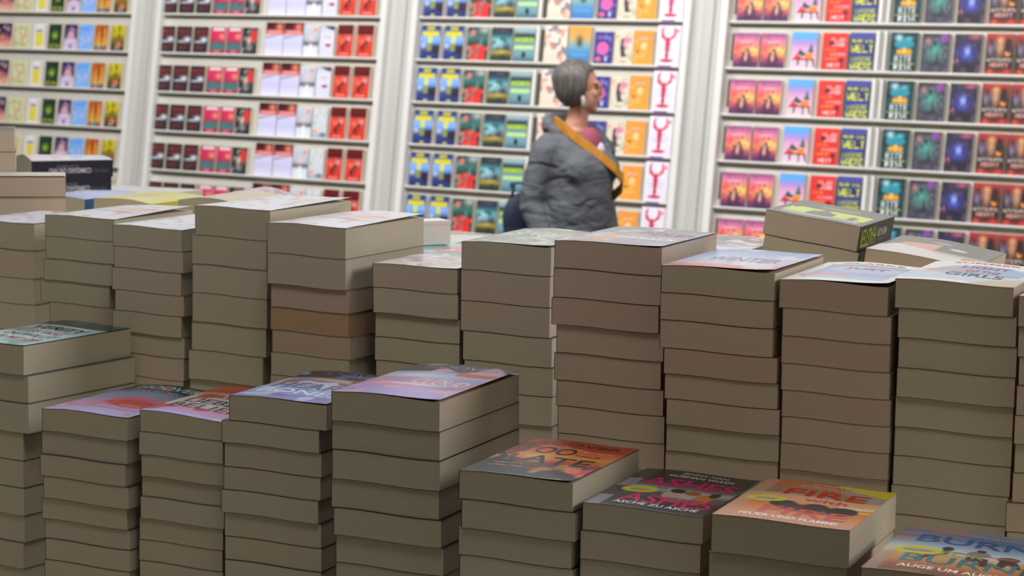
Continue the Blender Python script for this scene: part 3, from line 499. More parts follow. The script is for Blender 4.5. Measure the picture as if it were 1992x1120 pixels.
def K(*ops): return list(ops)
navy, blk = '1b1c30', '1a191c'
ART = {
'navy and peach': K(('g', [(0, 'e8c0ac'), (.2, 'e4a898'), (.5, '3c3858'), (1, '26284c')]), ('s', .5, .4, .25, .15, 'd87068'), ('n', 5, 7, 3, .7, 'd8a080'), ('e', .7, .85, .15, .06, '68689c')),
'pale green': K(('g', [(0, 'c4d4a0'), (1, 'ccdcac')]), ('e', .5, .5, .36, .36, 'd0dcb8', .8), ('n', 5, 8, 4, .6, 'e0a080', .8), ('r', .2, .78, .8, .82, 'a8b470'), ('r', .2, .14, .8, .18, 'a8b470')),
'white and yellow': K(('g', [(0, 'e4e2e2'), (1, 'dcdadc')]), ('r', .22, .1, .8, .66, 'e6d64c'), ('r', .25, .68, .75, .76, '6c7480', .8), ('s', .5, .92, .2, .05, 'f4f4f4')),
'dark green': K(('g', [(0, '2c4030'), (1, '22382c')]), ('e', .5, .56, .24, .18, '5c8428', .9), ('s', .5, .56, .14, .1, 'b0c43c'), ('t', 'GO', .12, .06, .34, .14, 'c4cc2c'), ('t', 'ON', .55, .06, .34, .14, 'c4cc2c'), ('n', 7, 9, 3, .75, '4c6c44')),
'purple and lilac': K(('g', [(0, 'dcd0e8'), (.35, 'c8b8dc'), (.5, '4c3468'), (1, '38285c')]), ('e', .5, .5, .3, .2, 'c49cb4', .9), ('s', .5, .6, .18, .16, 'e0b0b4'), ('e', .5, .36, .36, .07, 'dcc8dc'), ('s', .5, .12, .14, .08, '6c4c78'), ('n', 8, 9, 6, .75, 'c8a8d0', .7)),
'light blue': K(('g', [(0, '7cb4f4'), (.5, '86b0f0'), (1, '6ca8f4')]), ('p', [(.55, .2), (.8, .3), (.6, .6), (.5, .55)], 'b8a0dc', .7), ('n', 4, 6, 5, .7, 'a4c4f8', .7), ('r', .15, .8, .8, .84, '5c90e4')),
'orange and teal': K(('g', [(0, '2c5c6c'), (.13, '4c8c94'), (.2, 'c8b05c'), (.4, 'c88c34'), (.8, 'c06024'), (.95, 'a8502c'), (1, '3c5c64')]), ('n', 9, 3, 6, .58, 'a83c14', .8), ('n', 11, 3, 9, .7, 'e0a44c', .8)),
'yellow and black': K(('g', [(0, '2c2418'), (.3, '5c4c20'), (.5, '94802c'), (.65, 'c4b424'), (1, 'd0c028')]), ('n', 9, 10, 2, .6, '4c4014', .7), ('s', .6, .24, .22, .09, 'e08868'), ('r', .3, .06, .7, .14, 'a8a8a8', .7)),
'black with red lettering': K(('g', [(0, '2e2e33'), (1, '2a2a2e')]), ('n', 6, 8, 3, .7, '4c2024', .6), ('t', 'HEUTE', .14, .76, .74, .12, 'b83440'), ('t', 'NACHT', .12, .58, .78, .14, '8c2434'), ('t', 'ROT', .25, .12, .5, .14, 'a02434'), ('s', .72, .5, .2, .08, 'e8e8f4'), ('s', .35, .42, .3, .03, 'd8d8e4')),
'crimson with teal foot': K(('g', [(0, 'a82c4c'), (.15, '8c3c54'), (.28, '3c7474'), (.42, '7c4c60'), (.55, 'cc2c54'), (.85, 'd83460'), (1, '8c2840')]), ('r', .15, .86, .9, .97, 'e8dce0', .85), ('s', .78, .64, .2, .1, 'f09078'), ('p', [(.05, .2), (.4, .42), (.8, .22), (.9, .3), (.9, .14), (.1, .14)], '3c7c7c', .9), ('r', .3, .04, .7, .1, 'e87088')),
'black with a red and white flower': K(('g', [(0, '2a2a2c'), (1, '302c30')]), ('p', [(.45, .6), (.6, .92), (.95, .9), (.98, .5), (.7, .42)], 'd03c38'), ('s', .45, .5, .12, .14, 'e0c8bc'), ('s', .5, .25, .2, .12, '8c8c8c'), ('n', 6, 10, 8, .68, 'a8a4a4', .7)),
'red top over lavender white': K(('g', [(0, 'e4e0f4'), (.3, 'c8c8ec'), (.55, 'd4d0f0'), (.62, 'dcd4e8'), (.64, 'c85058'), (.74, 'b83438'), (.79, '58141e'), (1, '3c1018')]), ('s', .75, .86, .17, .1, 'f08468'), ('r', .1, .66, .9, .76, 'f0a4a4', .7), ('p', [(0, .56), (1, .66), (1, .62), (0, .5)], '8c94b0'), ('r', .05, .6, .95, .64, 'e8b8c0', .5)),
'white and grey with a pink dot': K(('g', [(0, 'e0e4ec'), (.3, 'd8dce8'), (.36, '6c7884'), (.44, '5c6470'), (.52, 'b0b8c8'), (.9, 'c4ccdc'), (1, 'd0d4e0')]), ('s', .5, .6, .24, .14, 'dcc8cc'), ('p', [(.3, .0), (.7, 0), (.58, .4), (.42, .4)], 'e8ecf0'), ('e', .76, .86, .14, .07, 'f09078'), ('s', .5, .42, .07, .03, 'b84450')),
'white with a dark top corner': K(('g', [(0, 'd4d4e8'), (.7, 'dcdcec'), (1, 'c0c0dc')]), ('p', [(.2, 1), (1, 1), (1, .84), (.6, .9)], '3c3450'), ('e', .62, .36, .22, .05, 'a83048'), ('r', .2, .6, .8, .68, 'ccc0cc')),
'white speckled with a grey foot': K(('g', [(0, 'a4b0c0'), (.12, 'b4bccc'), (.2, 'd0d4dc'), (1, 'd4d8dc')]), ('n', 9, 12, 8, .7, 'a8a8b4', .8), ('s', .75, .12, .2, .06, '34445c'), ('e', .2, .24, .18, .06, 'f0a088')),
'red with a black microphone': K(('g', [(0, 'cc3830'), (.2, 'd83c2c'), (.67, 'dc4438'), (.69, 'e88070'), (.7, '5c1014'), (1, '6c1614')]), ('p', [(.24, .28), (.34, .22), (.75, .52), (.68, .6)], '34181c'), ('s', .72, .56, .13, .06, 'd8a8b0'), ('n', 6, 14, 4, .7, '5c1418', .5), ('r', .2, .06, .8, .1, 'f08878'), ('s', .3, .5, .18, .08, 'f07050'), ('r', .25, .2, .45, .22, '4c181c')),
'blue with yellow title': K(('g', [(0, '1c2c64'), (.22, '2c3c84'), (.38, '24264c'), (.5, '6c98e0'), (.62, '8cb4f0'), (.78, '3c60b0'), (1, '1c2c58')]), ('r', .06, .7, .92, .82, 'd8cc2c'), ('r', .3, .86, .7, .97, 'b8b024'), ('r', .36, .48, .6, .7, 'd4d84c', .9), ('r', .34, .24, .6, .44, '8c9434', .9), ('p', [(.6, .2), (1, .1), (1, .42), (.7, .4)], '2c2038'), ('s', .15, .4, .15, .08, 'b0c8f4'), ('r', .4, .02, .6, .08, 'c8c42c')),
'dark teal with a red figure': K(('g', [(0, '203034'), (.45, '243438'), (.7, '3c7068'), (.85, '2c4448'), (1, '222c30')]), ('p', [(.1, .0), (.12, .3), (0, .3), (0, .42), (.35, .46), (.5, .5), (.68, .46), (.98, .4), (.98, .3), (.86, .28), (.92, 0)], 'dc3430'), ('e', .24, .82, .14, .09, 'ec5c54'), ('n', 6, 8, 5, .62, '5c988c', .6), ('s', .8, .92, .25, .1, 'a8b0b0'), ('s', .48, .28, .25, .1, 'b02828', .7)),
'dark blue seascape': K(('g', [(0, '242c28'), (.15, '3c4430'), (.24, '9c8c3c'), (.32, '5c6c64'), (.45, '8cacb8'), (.62, '5ca4ac'), (.75, '2c5c6c'), (.86, '24303c'), (1, '283c4c')]), ('s', .75, .4, .25, .16, '2c3c48'), ('s', .35, .58, .3, .1, '90ccd0'), ('r', .25, .88, .75, .93, '6c4c54', .8), ('n', 6, 9, 3, .68, '1c2830', .7), ('s', .55, .28, .3, .04, 'c8a828')),
'teal with lime lettering': K(('g', [(0, '3c5c6c'), (.2, '6c98a4'), (.45, '7ca4ac'), (.72, '30404c'), (.8, '34444c'), (.9, '94b0b8'), (1, '9cb4bc')]), ('t', 'MORD', .04, .58, .92, .12, 'c0e024'), ('r', .04, .58, .96, .7, 'a8cc28', .45), ('r', .04, .36, .96, .48, 'b8e088', .9), ('e', .5, .2, .1, .1, '242c34')),
'cream with small motifs': K(('g', [(0, 'ecccb8'), (.3, 'e8d4c4'), (1, 'e4d8cc')]), ('n', 6, 8, 7, .68, '5c6484', .8), ('n', 5, 7, 3, .7, 'd88c70', .7), ('s', .3, .5, .1, .05, 'c86c50')),
'orange fading to blue': K(('g', [(0, '3c78b4'), (.3, '4c8cc8'), (.5, '7cacb0'), (.65, 'd0a860'), (1, 'e09c3c')]), ('s', .5, .62, .16, .14, '4c4c38'), ('e', .52, .52, .12, .09, '4c5440', .8), ('r', .15, .2, .85, .25, '5c98cc')),
'purple with a pink balloon': K(('g', [(0, '34307c'), (.5, '3c348c'), (1, '443484')]), ('e', .46, .48, .32, .2, 'e060a8'), ('e', .24, .14, .16, .07, 'ec6470'), ('s', .66, .16, .06, .08, 'e8e0f0'), ('r', .15, .8, .85, .86, '7c68a8'), ('n', 7, 9, 6, .76, '6c88d0', .7)),
'cream with a pink hatted figure': K(('g', [(0, 'd8ccb8'), (1, 'dcd0bc')]), ('p', [(.35, .75), (.55, .8), (.6, .3), (.8, .25), (.4, .2), (.3, .5)], '3c3438'), ('e', .7, .72, .22, .1, 'e08ca8'), ('e', .55, .6, .1, .09, 'e890a8'), ('s', .12, .82, .12, .04, 'f09070'), ('n', 8, 12, 2, .72, '9c9484', .6), ('r', .3, .05, .7, .1, 'b8a890')),
'orange with a pale sun': K(('g', [(0, 'ec9c38'), (1, 'e89434')]), ('e', .55, .55, .17, .11, 'f4c890'), ('e', .22, .38, .07, .05, '6c4c20'), ('n', 6, 9, 5, .66, 'f4b05c', .7), ('r', .25, .74, .75, .8, 'e8a8a0', .8), ('r', .3, .22, .7, .26, 'f4b460')),
'white with a red lobster': K(('g', [(0, 'dcd8e8'), (1, 'e4e0ec')]), ('e', .46, .5, .1, .22, 'c82c4c'), ('p', [(.36, .6), (.16, .72), (.16, .9), (.28, .97), (.26, .8), (.42, .66)], 'd03858'), ('p', [(.56, .62), (.78, .72), (.82, .9), (.68, .97), (.7, .8), (.5, .66)], 'd4425c'), ('e', .46, .25, .07, .12, 'b82844'), ('e', .46, .12, .28, .045, 'cc3450'), ('e', .84, .86, .1, .05, 'e88898'), ('r', .12, .44, .86, .455, '8c88b0', .7), ('r', .2, .36, .76, .372, 'c03c5c', .6), ('r', .2, .55, .74, .562, 'c03c5c', .6)),
'pink sunset with a couple': K(('g', [(0, '4c2c58'), (.14, '6c3460'), (.3, 'c85c60'), (.48, 'f0a05c'), (.62, 'f07c74'), (.8, 'd87c9c'), (.93, 'a8588c'), (1, '8c4c84')]), ('s', .78, .5, .2, .12, 'f8d070'), ('s', .1, .55, .2, .15, 'e85860'), ('p', [(.25, 0), (.3, .3), (.45, .5), (.55, .58), (.65, .5), (.75, .3), (.8, 0)], '4c2848', .85), ('e', .5, .34, .07, .16, 'd8a890', .9), ('n', 9, 14, 3, .7, '38204c', .5), ('r', .25, .72, .75, .78, 'f0b8c0', .7)),
'sky blue with trees on a bench': K(('g', [(0, 'd8c8d4'), (.25, 'e0b8c8'), (.55, 'd8a0c8'), (.7, 'b08cd0'), (.82, '68a0e8'), (1, '5cacf0')]), ('p', [(.66, .45), (.78, .72), (.9, .45)], '3c6c5c'), ('p', [(.25, .4), (.35, .55), (.48, .45), (.62, .42), (.5, .34)], '2c504c'), ('p', [(.12, .28), (.2, .4), (.4, .34), (.5, .28)], 'd83c3c'), ('p', [(.5, .28), (.6, .4), (.85, .44), (.88, .28)], 'ec8424'), ('r', .06, .24, .94, .28, '5c2030'), ('p', [(.25, .24), (.34, .24), (.32, .08), (.27, .08)], '34303c'), ('p', [(.62, .24), (.7, .24), (.7, .04), (.64, .04)], '34303c'), ('p', [(.84, .24), (.92, .24), (.98, .06), (.92, .06)], '602034')),
'red with white and orange words': K(('g', [(0, 'd82c2c'), (1, 'dc3430')]), ('t', 'ALLES', .35, .78, .55, .08, 'f4d0d0'), ('t', 'LIEBE', .4, .64, .5, .1, 'f4d8d8'), ('e', .35, .72, .09, .07, '3c2428'), ('t', 'ODER', .12, .5, .45, .07, 'f0842c'), ('t', 'ANDERE', .35, .38, .6, .08, 'f0a8a8'), ('t', 'WAHR', .15, .26, .5, .08, 'f08c2c'), ('t', 'HEIT', .25, .08, .5, .1, 'f8e4e4'), ('e', .8, .26, .08, .06, '381c20'), ('r', .76, .02, .86, .2, 'a82428', .8)),
'navy with yellow words': K(('g', [(0, '24306c'), (1, '26346c')]), ('r', 0, .85, 1, 1, '4c50a0', .8), ('t', 'WENN DIE', .06, .74, .88, .09, 'd8dc34'), ('t', 'WELT', .06, .48, .9, .2, 'e0e438'), ('t', 'UNSERE', .08, .24, .84, .12, 'c8d038'), ('t', 'WAERE', .06, .03, .88, .17, 'e0e438'), ('r', .1, .38, .9, .44, '3c409c')),
'dark teal with white lettering': K(('g', [(0, '14343c'), (.5, '14444c'), (1, '183034')]), ('n', 5, 7, 3, .55, '0c2024', .8), ('e', .5, .7, .36, .12, '2c8ca0', .95), ('s', .3, .86, .12, .07, 'a8dce8'), ('s', .66, .84, .14, .05, '54b8cc'), ('e', .34, .5, .1, .07, 'd89c34'), ('e', .52, .52, .1, .09, 'e8b044'), ('e', .7, .5, .1, .08, 'd8982c'), ('t', 'BITE', .18, .24, .64, .17, 'e8ecec'), ('t', 'RISK', .2, .04, .64, .17, 'e8ecec'), ('r', .05, .2, .95, .215, 'c8c43c', .8)),
'charcoal with a teal figure': K(('g', [(0, '44404c'), (1, '38343c')]), ('n', 9, 14, 6, .6, '6c607c', .7), ('s', .48, .55, .24, .22, '4c9c94'), ('s', .48, .4, .26, .1, '4c706c'), ('s', .8, .88, .12, .08, 'b058c8'), ('s', .22, .8, .1, .08, 'b07c80'), ('n', 12, 8, 2, .7, '24242c', .8), ('s', .5, .2, .3, .08, '30303c')),
'charcoal with a blue figure': K(('g', [(0, '2c2430'), (1, '302c40')]), ('n', 9, 14, 9, .62, '6c4c64', .7), ('s', .48, .5, .28, .2, '3444b4'), ('s', .5, .56, .1, .1, '98a8e8'), ('s', .5, .2, .35, .1, '201c28'), ('s', .1, .3, .1, .06, 'c07890'), ('s', .75, .93, .2, .05, 'b85878'), ('n', 12, 8, 5, .72, '1c1824', .8)),
'black and red with two faces': K(('g', [(0, 'a82c24'), (.1, '4c2424'), (.3, '2c2424'), (.6, '34282c'), (.85, '8c2c2c'), (1, 'b83430')]), ('s', .5, .68, .12, .2, 'c8906c'), ('s', .5, .84, .1, .06, 'd8a868'), ('s', .22, .62, .1, .12, 'b8a8c8'), ('e', .78, .52, .1, .07, 'ec8c24'), ('p', [(.7, .9), (.9, .85), (.85, .5), (.65, .6)], '1c1c20', .9), ('p', [(.1, .88), (.25, .84), (.4, .5), (.2, .45)], '241c20', .7), ('t', 'WICKED', .06, .3, .88, .09, 'e0c8bc'), ('t', 'HEART', .18, .18, .64, .1, 'e8a8a0'), ('s', .2, .06, .1, .05, 'e04c2c'), ('s', .8, .06, .12, .05, 'dc382c')),
}
def wall_book(name_art, w, h):
    """one face-out paperback: own mesh data, root at the middle of its foot, front towards -y"""
    th = .026; nx, ny = 40, 60
    U = lambda u, v: 0
    mb = MB(); N = (nx + 1) * (ny + 1)
    for j in range(ny + 1):
        for i in range(nx + 1): mb.v.append((-w / 2 + w * i / nx, -.0, h * j / ny))
    for j in range(ny):
        for i in range(nx):
            q = j * (nx + 1) + i; mb.f.append((q, q + 1, q + nx + 2, q + nx + 1))
    mb.box(-w / 2, .0004, 0, w / 2, .0012, h); mb.box(-w / 2, .0012, 0, -w / 2 + .0008, th, h); mb.box(-w / 2, th - .0008, 0, w / 2, th, h)
    me = bpy.data.meshes.new('cover'); me.from_pydata(mb.v, [], mb.f); me.update(); me.materials.append(PRINT_WALL)
    C = paint(nx, ny, ART[name_art]); set_print(me, C, N, C[:, :3].mean((0, 1)))
    pb = MB().box(-w / 2 + .0009, .0014, .0015, w / 2 - .001, th - .001, h - .0015)
    mp = bpy.data.meshes.new('page_block'); mp.from_pydata(pb.v, [], pb.f); mp.update(); mp.materials.append(PAGES[1])
    return me, mp
COLS = [[(-4.333, -4.171), (-4.146, -4.006), (-3.961, -3.848), (-3.816, -3.692), (-3.663, -3.542), (-3.528, -3.399), (-3.38, -3.262), (-3.229, -3.108)], [(-2.784, -2.663), (-2.647, -2.515), (-2.498, -2.374), (-2.354, -2.226), (-2.213, -2.092), (-2.083, -1.959), (-1.894, -1.747), (-1.743, -1.589), (-1.585, -1.462), (-1.454, -1.34), (-1.316, -1.195), (-1.165, -1.037)], [(-0.676, -0.533), (-0.505, -0.362), (-0.336, -0.185), (-0.163, -0.014), (-0.003, 0.145), (0.212, 0.367), (0.374, 0.524), (0.551, 0.678), (0.685, 0.81), (0.81, 0.937), (0.96, 1.115)], [(1.45, 1.604), (1.617, 1.763), (1.8, 1.952), (1.982, 2.13), (2.141, 2.286), (2.374, 2.53), (2.55, 2.706), (2.729, 2.88), (2.902, 3.056), (3.064, 3.212)]]
DES = [['navy and peach', 'pale green', 'white and yellow', 'dark green', 'purple and lilac', 'light blue', 'orange and teal', 'yellow and black'],
       ['black with red lettering'] * 3 + ['crimson with teal foot'] * 2 + ['black with a red and white flower'] + ['red top over lavender white'] * 2 + ['white and grey with a pink dot', 'white with a dark top corner'] + ['red with a black microphone'] * 2,
       ['blue with yellow title'] * 2 + ['dark teal with a red figure', 'dark blue seascape', 'teal with lime lettering', 'cream with small motifs', 'orange fading to blue', 'purple with a pink balloon', 'cream with a pink hatted figure', 'orange with a pale sun', 'white with a red lobster'],
       ['pink sunset with a couple'] * 2 + ['sky blue with trees on a bench', 'red with white and orange words', 'navy with yellow words', 'dark teal with white lettering', 'charcoal with a teal figure', 'charcoal with a blue figure'] + ['black and red with two faces'] * 2]
HGT = {'red top over lavender white': .204, 'white and grey with a pink dot': .187, 'white with a dark top corner': .187, 'white speckled with a grey foot': .187, 'red with a black microphone': .196, 'blue with yellow title': .2,
       'dark teal with a red figure': .195, 'dark blue seascape': .195, 'teal with lime lettering': .195, 'cream with small motifs': .21, 'orange fading to blue': .208, 'purple with a pink balloon': .18,
       'cream with a pink hatted figure': .188, 'orange with a pale sun': .19, 'white with a red lobster': .221, 'pink sunset with a couple': .187, 'sky blue with trees on a bench': .197, 'red with white and orange words': .195,
       'navy with yellow words': .199, 'dark teal with white lettering': .204, 'charcoal with a teal figure': .2, 'charcoal with a blue figure': .2, 'black and red with two faces': .205}
BN = ['leftmost bay', 'second bay', 'bay behind the woman', 'rightmost bay']
RN = ['top shelf', 'second shelf down', 'third shelf down', 'fourth shelf down', 'fifth shelf down', 'sixth shelf down', 'lowest shelf']
cache = {}
for b in range(4):
    for c, (x0, x1) in enumerate(COLS[b]):
        for row in range(7 if b == 2 and c < 5 else 6):
            d = DES[b][c]
            if d == 'white with a dark top corner' and row > 2: d = 'white speckled with a grey foot'
            w = round(x1 - x0 - .003, 4); h = HGT.get(d, .168)
            key = (d, w)
            if key not in cache: cache[key] = wall_book(d, w, h)
            me, mp = cache[key]
            same = [i for i in range(len(DES[b])) if DES[b][i] == DES[b][c]]
            who = ''
            if len(same) > 1: who = (['left', 'right'] if len(same) == 2 else ['left', 'middle', 'right'])[same.index(c)] + ' of %s, ' % ('two' if len(same) == 2 else 'three')
            root = empty('face_out_book', wall_mw((x0 + x1) / 2, -.004 + random.uniform(-.001, .001), ZK(row) + .0125), '%s, %s%s of %s' % (d, who, RN[row], BN[b]), 'book', 'books %s standing face out' % d)
            link(bpy.data.objects.new('cover', me), root); link(bpy.data.objects.new('page_block', mp), root)

# ---------------------------------------------------------------- the woman in front of the book wall
def rings(mb, rg, n=24, cap=True):
    """loft through rings (cx, cy, cz, rx, ry)"""
    s = len(mb.v)
    for cx, cy, cz, rx, ry in rg:
        for i in range(n):
            t_ = 2 * math.pi * i / n; mb.v.append((cx + rx * math.cos(t_), cy + ry * math.sin(t_), cz))
    for k in range(len(rg) - 1):
        for i in range(n):
            a_, b_ = s + k * n + i, s + k * n + (i + 1) % n
            mb.f.append((a_, b_, b_ + n, a_ + n))
    if cap:
        mb.f.append(tuple(s + i for i in reversed(range(n)))); mb.f.append(tuple(s + (len(rg) - 1) * n + i for i in range(n)))
def limb(mb, pts, n=14):
    """tapered tube through (x, y, z, r)"""
    s = len(mb.v); P_ = [Vector(p[:3]) for p in pts]
    for k, p in enumerate(pts):
        d = (P_[min(k + 1, len(P_) - 1)] - P_[max(k - 1, 0)]).normalized()
        x = d.cross(Vector((0, 1, .01))).normalized() if abs(d.y) < .9 else d.cross(Vector((1, 0, 0))).normalized(); y = d.cross(x)
        for i in range(n):
            t_ = 2 * math.pi * i / n; mb.v.append(tuple(P_[k] + (x * math.cos(t_) + y * math.sin(t_)) * p[3]))
    for k in range(len(pts) - 1):
        for i in range(n):
            a_, b_ = s + k * n + i, s + k * n + (i + 1) % n
            mb.f.append((a_, a_ + n, b_ + n, b_))
    mb.f.append(tuple(s + i for i in range(n))); mb.f.append(tuple(s + (len(pts) - 1) * n + i for i in reversed(range(n))))
def ball(mb, c, r, M=None, nu=20, nv=12):
    s = len(mb.v); M = M or Matrix.Identity(3)
    for j in range(1, nv):
        for i in range(nu):
            p = Vector((r[0] * math.sin(math.pi * j / nv) * math.cos(2 * math.pi * i / nu), r[1] * math.sin(math.pi * j / nv) * math.sin(2 * math.pi * i / nu), r[2] * math.cos(math.pi * j / nv)))
            mb.v.append(tuple(Vector(c) + M @ p))
    mb.v.append(tuple(Vector(c) + M @ Vector((0, 0, r[2])))); mb.v.append(tuple(Vector(c) - M @ Vector((0, 0, r[2]))))
    t0, b0 = len(mb.v) - 2, len(mb.v) - 1
    for j in range(nv - 2):
        for i in range(nu):
            a_, b_ = s + j * nu + i, s + j * nu + (i + 1) % nu
            mb.f.append((a_, a_ + nu, b_ + nu, b_))
    for i in range(nu):
        mb.f.append((t0, s + i, s + (i + 1) % nu)); mb.f.append((b0, s + (nv - 2) * nu + (i + 1) % nu, s + (nv - 2) * nu + i))
def fuse(o, voxel, it=4):
    m = o.modifiers.new('fuse', 'REMESH'); m.mode = 'VOXEL'; m.voxel_size = voxel; m.use_smooth_shade = True
    s = o.modifiers.new('soften', 'SMOOTH'); s.iterations = it; s.factor = .5
    return o
person = empty('person', Matrix.Translation((.278, 10.4, 0)) @ rotz(R(38)) @ Matrix.Diagonal((.9, 1, 1, 1)), 'woman with short grey hair in a grey hooded jacket, looking right', 'person')
skin = mat('skin', 'c08a72', .55, noise=((40, 40, 40), 3, .05)); hair_m = mat('grey_hair', '57514d', .55, noise=((90, 90, 8), 4, .55))
hood_m = mat('grey_jersey', '5a5d62', .95, noise=((260, 260, 260), 3, .08))
_nt = hood_m.node_tree; _tc = _nt.nodes.new('ShaderNodeTexCoord'); _mp = _nt.nodes.new('ShaderNodeMapping'); _mp.inputs['Scale'].default_value = (7, 7, 17); _mp.inputs['Rotation'].default_value = (.2, .5, 0)
_nz = _nt.nodes.new('ShaderNodeTexNoise'); _nz.inputs['Scale'].default_value = 1.0; _nz.inputs['Detail'].default_value = 1.5; _nz.inputs['Distortion'].default_value = .8
_bp = _nt.nodes.new('ShaderNodeBump'); _bp.inputs['Strength'].default_value = .9; _bp.inputs['Distance'].default_value = .035
_nt.links.new(_tc.outputs['Object'], _mp.inputs[0]); _nt.links.new(_mp.outputs[0], _nz.inputs['Vector']); _nt.links.new(_nz.outputs['Fac'], _bp.inputs['Height']); _nt.links.new(_bp.outputs[0], _nt.nodes['Principled BSDF'].inputs['Normal']); jean = mat('dark_denim', '2a3044', .9, noise=((300, 300, 300), 2, .12))
HC = Vector((-.008, -.045, 1.415)); HM = rotz(R(46)).to_3x3()      # head centre and turn, face towards -y before the turn
def hd(x, y, z): return tuple(HC + HM @ Vector((x, y, z)))
body = MB()
rings(body, [(0, 0, .76, .15, .12), (0, 0, .86, .168, .14), (0, -.01, .97, .16, .14), (0, -.01, 1.09, .158, .12), (0, .0, 1.17, .165, .09), (0, .005, 1.215, .12, .07), (0, -.002, 1.24, .065, .058), (0, -.015, 1.28, .052, .053), (0, -.03, 1.33, .05, .053), (0, -.035, 1.36, .045, .05)])
ball(body, hd(0, .01, .03), (.070, .088, .092), HM); ball(body, hd(0, -.028, -.03), (.056, .062, .072), HM); ball(body, hd(0, -.062, -.082), (.024, .02, .02), HM)
ball(body, hd(0, -.092, -.012), (.013, .018, .022), HM, 12, 8); ball(body, hd(0, -.088, .008), (.008, .012, .022), HM, 10, 8)
ball(body, hd(0, -.084, -.045), (.024, .012, .007), HM, 12, 8); ball(body, hd(0, -.083, -.056), (.02, .011, .007), HM, 12, 8)
for s in (-1, 1):
    ball(body, hd(.072 * s, .012, -.01), (.008, .018, .03), HM, 10, 8)
    ball(body, hd(.03 * s, -.066, -.02), (.022, .02, .02), HM, 12, 8); ball(body, hd(.028 * s, -.078, .03), (.024, .01, .007), HM, 12, 8)
    limb(body, [(.15 * s, .0, 1.17, .05), (.19 * s, .01, 1.13, .048), (.215 * s, .03, 1.0, .042), (.235 * s, .04, .90, .038), (.225 * s, -.01, .78, .032), (.215 * s, -.05, .68, .024), (.213 * s, -.06, .655, .022)])
    limb(body, [(.085 * s, 0, .80, .09), (.09 * s, 0, .62, .075), (.095 * s, 0, .42, .052), (.1 * s, .01, .3, .05), (.1 * s, .015, .12, .035), (.1 * s, .0, .05, .034)])
    ball(body, (.213 * s, -.072, .618), (.016, .034, .042), None, 14, 10)
    for fi, (dy, ln) in enumerate(((-.028, .062), (-.010, .07), (.008, .066), (.024, .052))):
        y = -.074 + dy
        limb(body, [(.213 * s, y, .60, .0085), (.214 * s, y, .585 - ln * .3, .008), (.208 * s, y - .004, .585 - ln * .62, .0075), (.198 * s, y - .008, .585 - ln * .9, .0065)], 8)
    limb(body, [(.21 * s, -.098, .64, .0095), (.205 * s, -.118, .615, .009), (.2 * s, -.124, .59, .0075)], 8)
fuse(body.obj('body', skin, person), .0048, 3)
hair = MB()
nu, nv = 48, 28
for j in range(nv + 1):
    th_ = math.pi * .86 * j / nv
    for i in range(nu):
        ph_ = 2 * math.pi * i / nu
        x = math.sin(th_) * math.cos(ph_); y = math.sin(th_) * math.sin(ph_); z = math.cos(th_)
        k = 1 + .012 * math.sin(23 * ph_ + 3 * z) + .01 * math.sin(11 * ph_)
        px, py, pz = .100 * x * k, .114 * y * k + .030, .094 * z * k + .042
        front = max(0, -y)
        if z < .42 and front > .25:           # open around the face, fringe swept to the side
            py = max(py, -.046 + .03 * (.42 - z)); px *= 1.0
        if z < 0: pz = pz * (1.05 + .40 * max(0, y + .45)) - .024 * (1 if abs(x) > .3 else .3); px *= 1 + .06 * z
        hair.v.append(hd(px, py, pz))
for j in range(nv):
    for i in range(nu):
        a_, b_ = j * nu + i, j * nu + (i + 1) % nu
        hair.f.append((a_, a_ + nu, b_ + nu, b_))
hair.f.append(tuple(nv * nu + i for i in range(nu)))
ho = hair.obj('hair', hair_m, person, True)
tip = MB()
for s in (-1,):
    limb(tip, [(*hd(.080 * s, -.012, -.03), .007), (*hd(.079 * s, -.016, -.05), .012), (*hd(.074 * s, -.018, -.072), .012), (*hd(.068 * s, -.018, -.09), .004)], 10)
tip.obj('side_lock', mat('pale_grey_hair', 'aaa49c', .6, noise=((90, 90, 8), 3, .2)), person, True)
gl = MB()
def ringtube(c, r, tr, n=20, m=6, flat=.75):
    s = len(gl.v)
    for i in range(n):
        a_ = 2 * math.pi * i / n
        for q in range(m):
            b_ = 2 * math.pi * q / m; rr = r + tr * math.cos(b_)
            gl.v.append(hd(c[0] + rr * math.cos(a_), c[1] + tr * math.sin(b_), c[2] + flat * rr * math.sin(a_)))
    for i in range(n):
        for q in range(m):
            gl.f.append((s + i * m + q, s + ((i + 1) % n) * m + q, s + ((i + 1) % n) * m + (q + 1) % m, s + i * m + (q + 1) % m))
for s in (-1, 1):
    ringtube((.031 * s, -.099, .012), .024, .0028)
    limb(gl, [(*hd(.055 * s, -.098, .016), .0025), (*hd(.074 * s, -.05, .016), .0025), (*hd(.078 * s, .01, .012), .0025)], 6)
limb(gl, [(*hd(-.008, -.1, .014), .002), (*hd(.008, -.1, .014), .002)], 6)
gl.obj('glasses', mat('amber_glasses', 'a8562c', .3), person, True)
eye = MB()
for s in (-1, 1): ball(eye, hd(.029 * s, -.077, .01), (.012, .009, .008), HM, 12, 8)
eye.obj('eyes', mat('eye_dark', '3a2c26', .3), person, True)
top = MB()
rings(top, [(0, 0, .72, .178, .15), (0, 0, .78, .19, .165), (0, -.005, .86, .192, .172), (0, -.015, .94, .182, .172), (0, -.022, 1.0, .18, .168), (0, -.035, 1.06, .183, .168), (0, -.025, 1.12, .186, .145), (0, .0, 1.17, .18, .11), (0, .01, 1.205, .145, .088), (0, .02, 1.232, .095, .07)], 30)
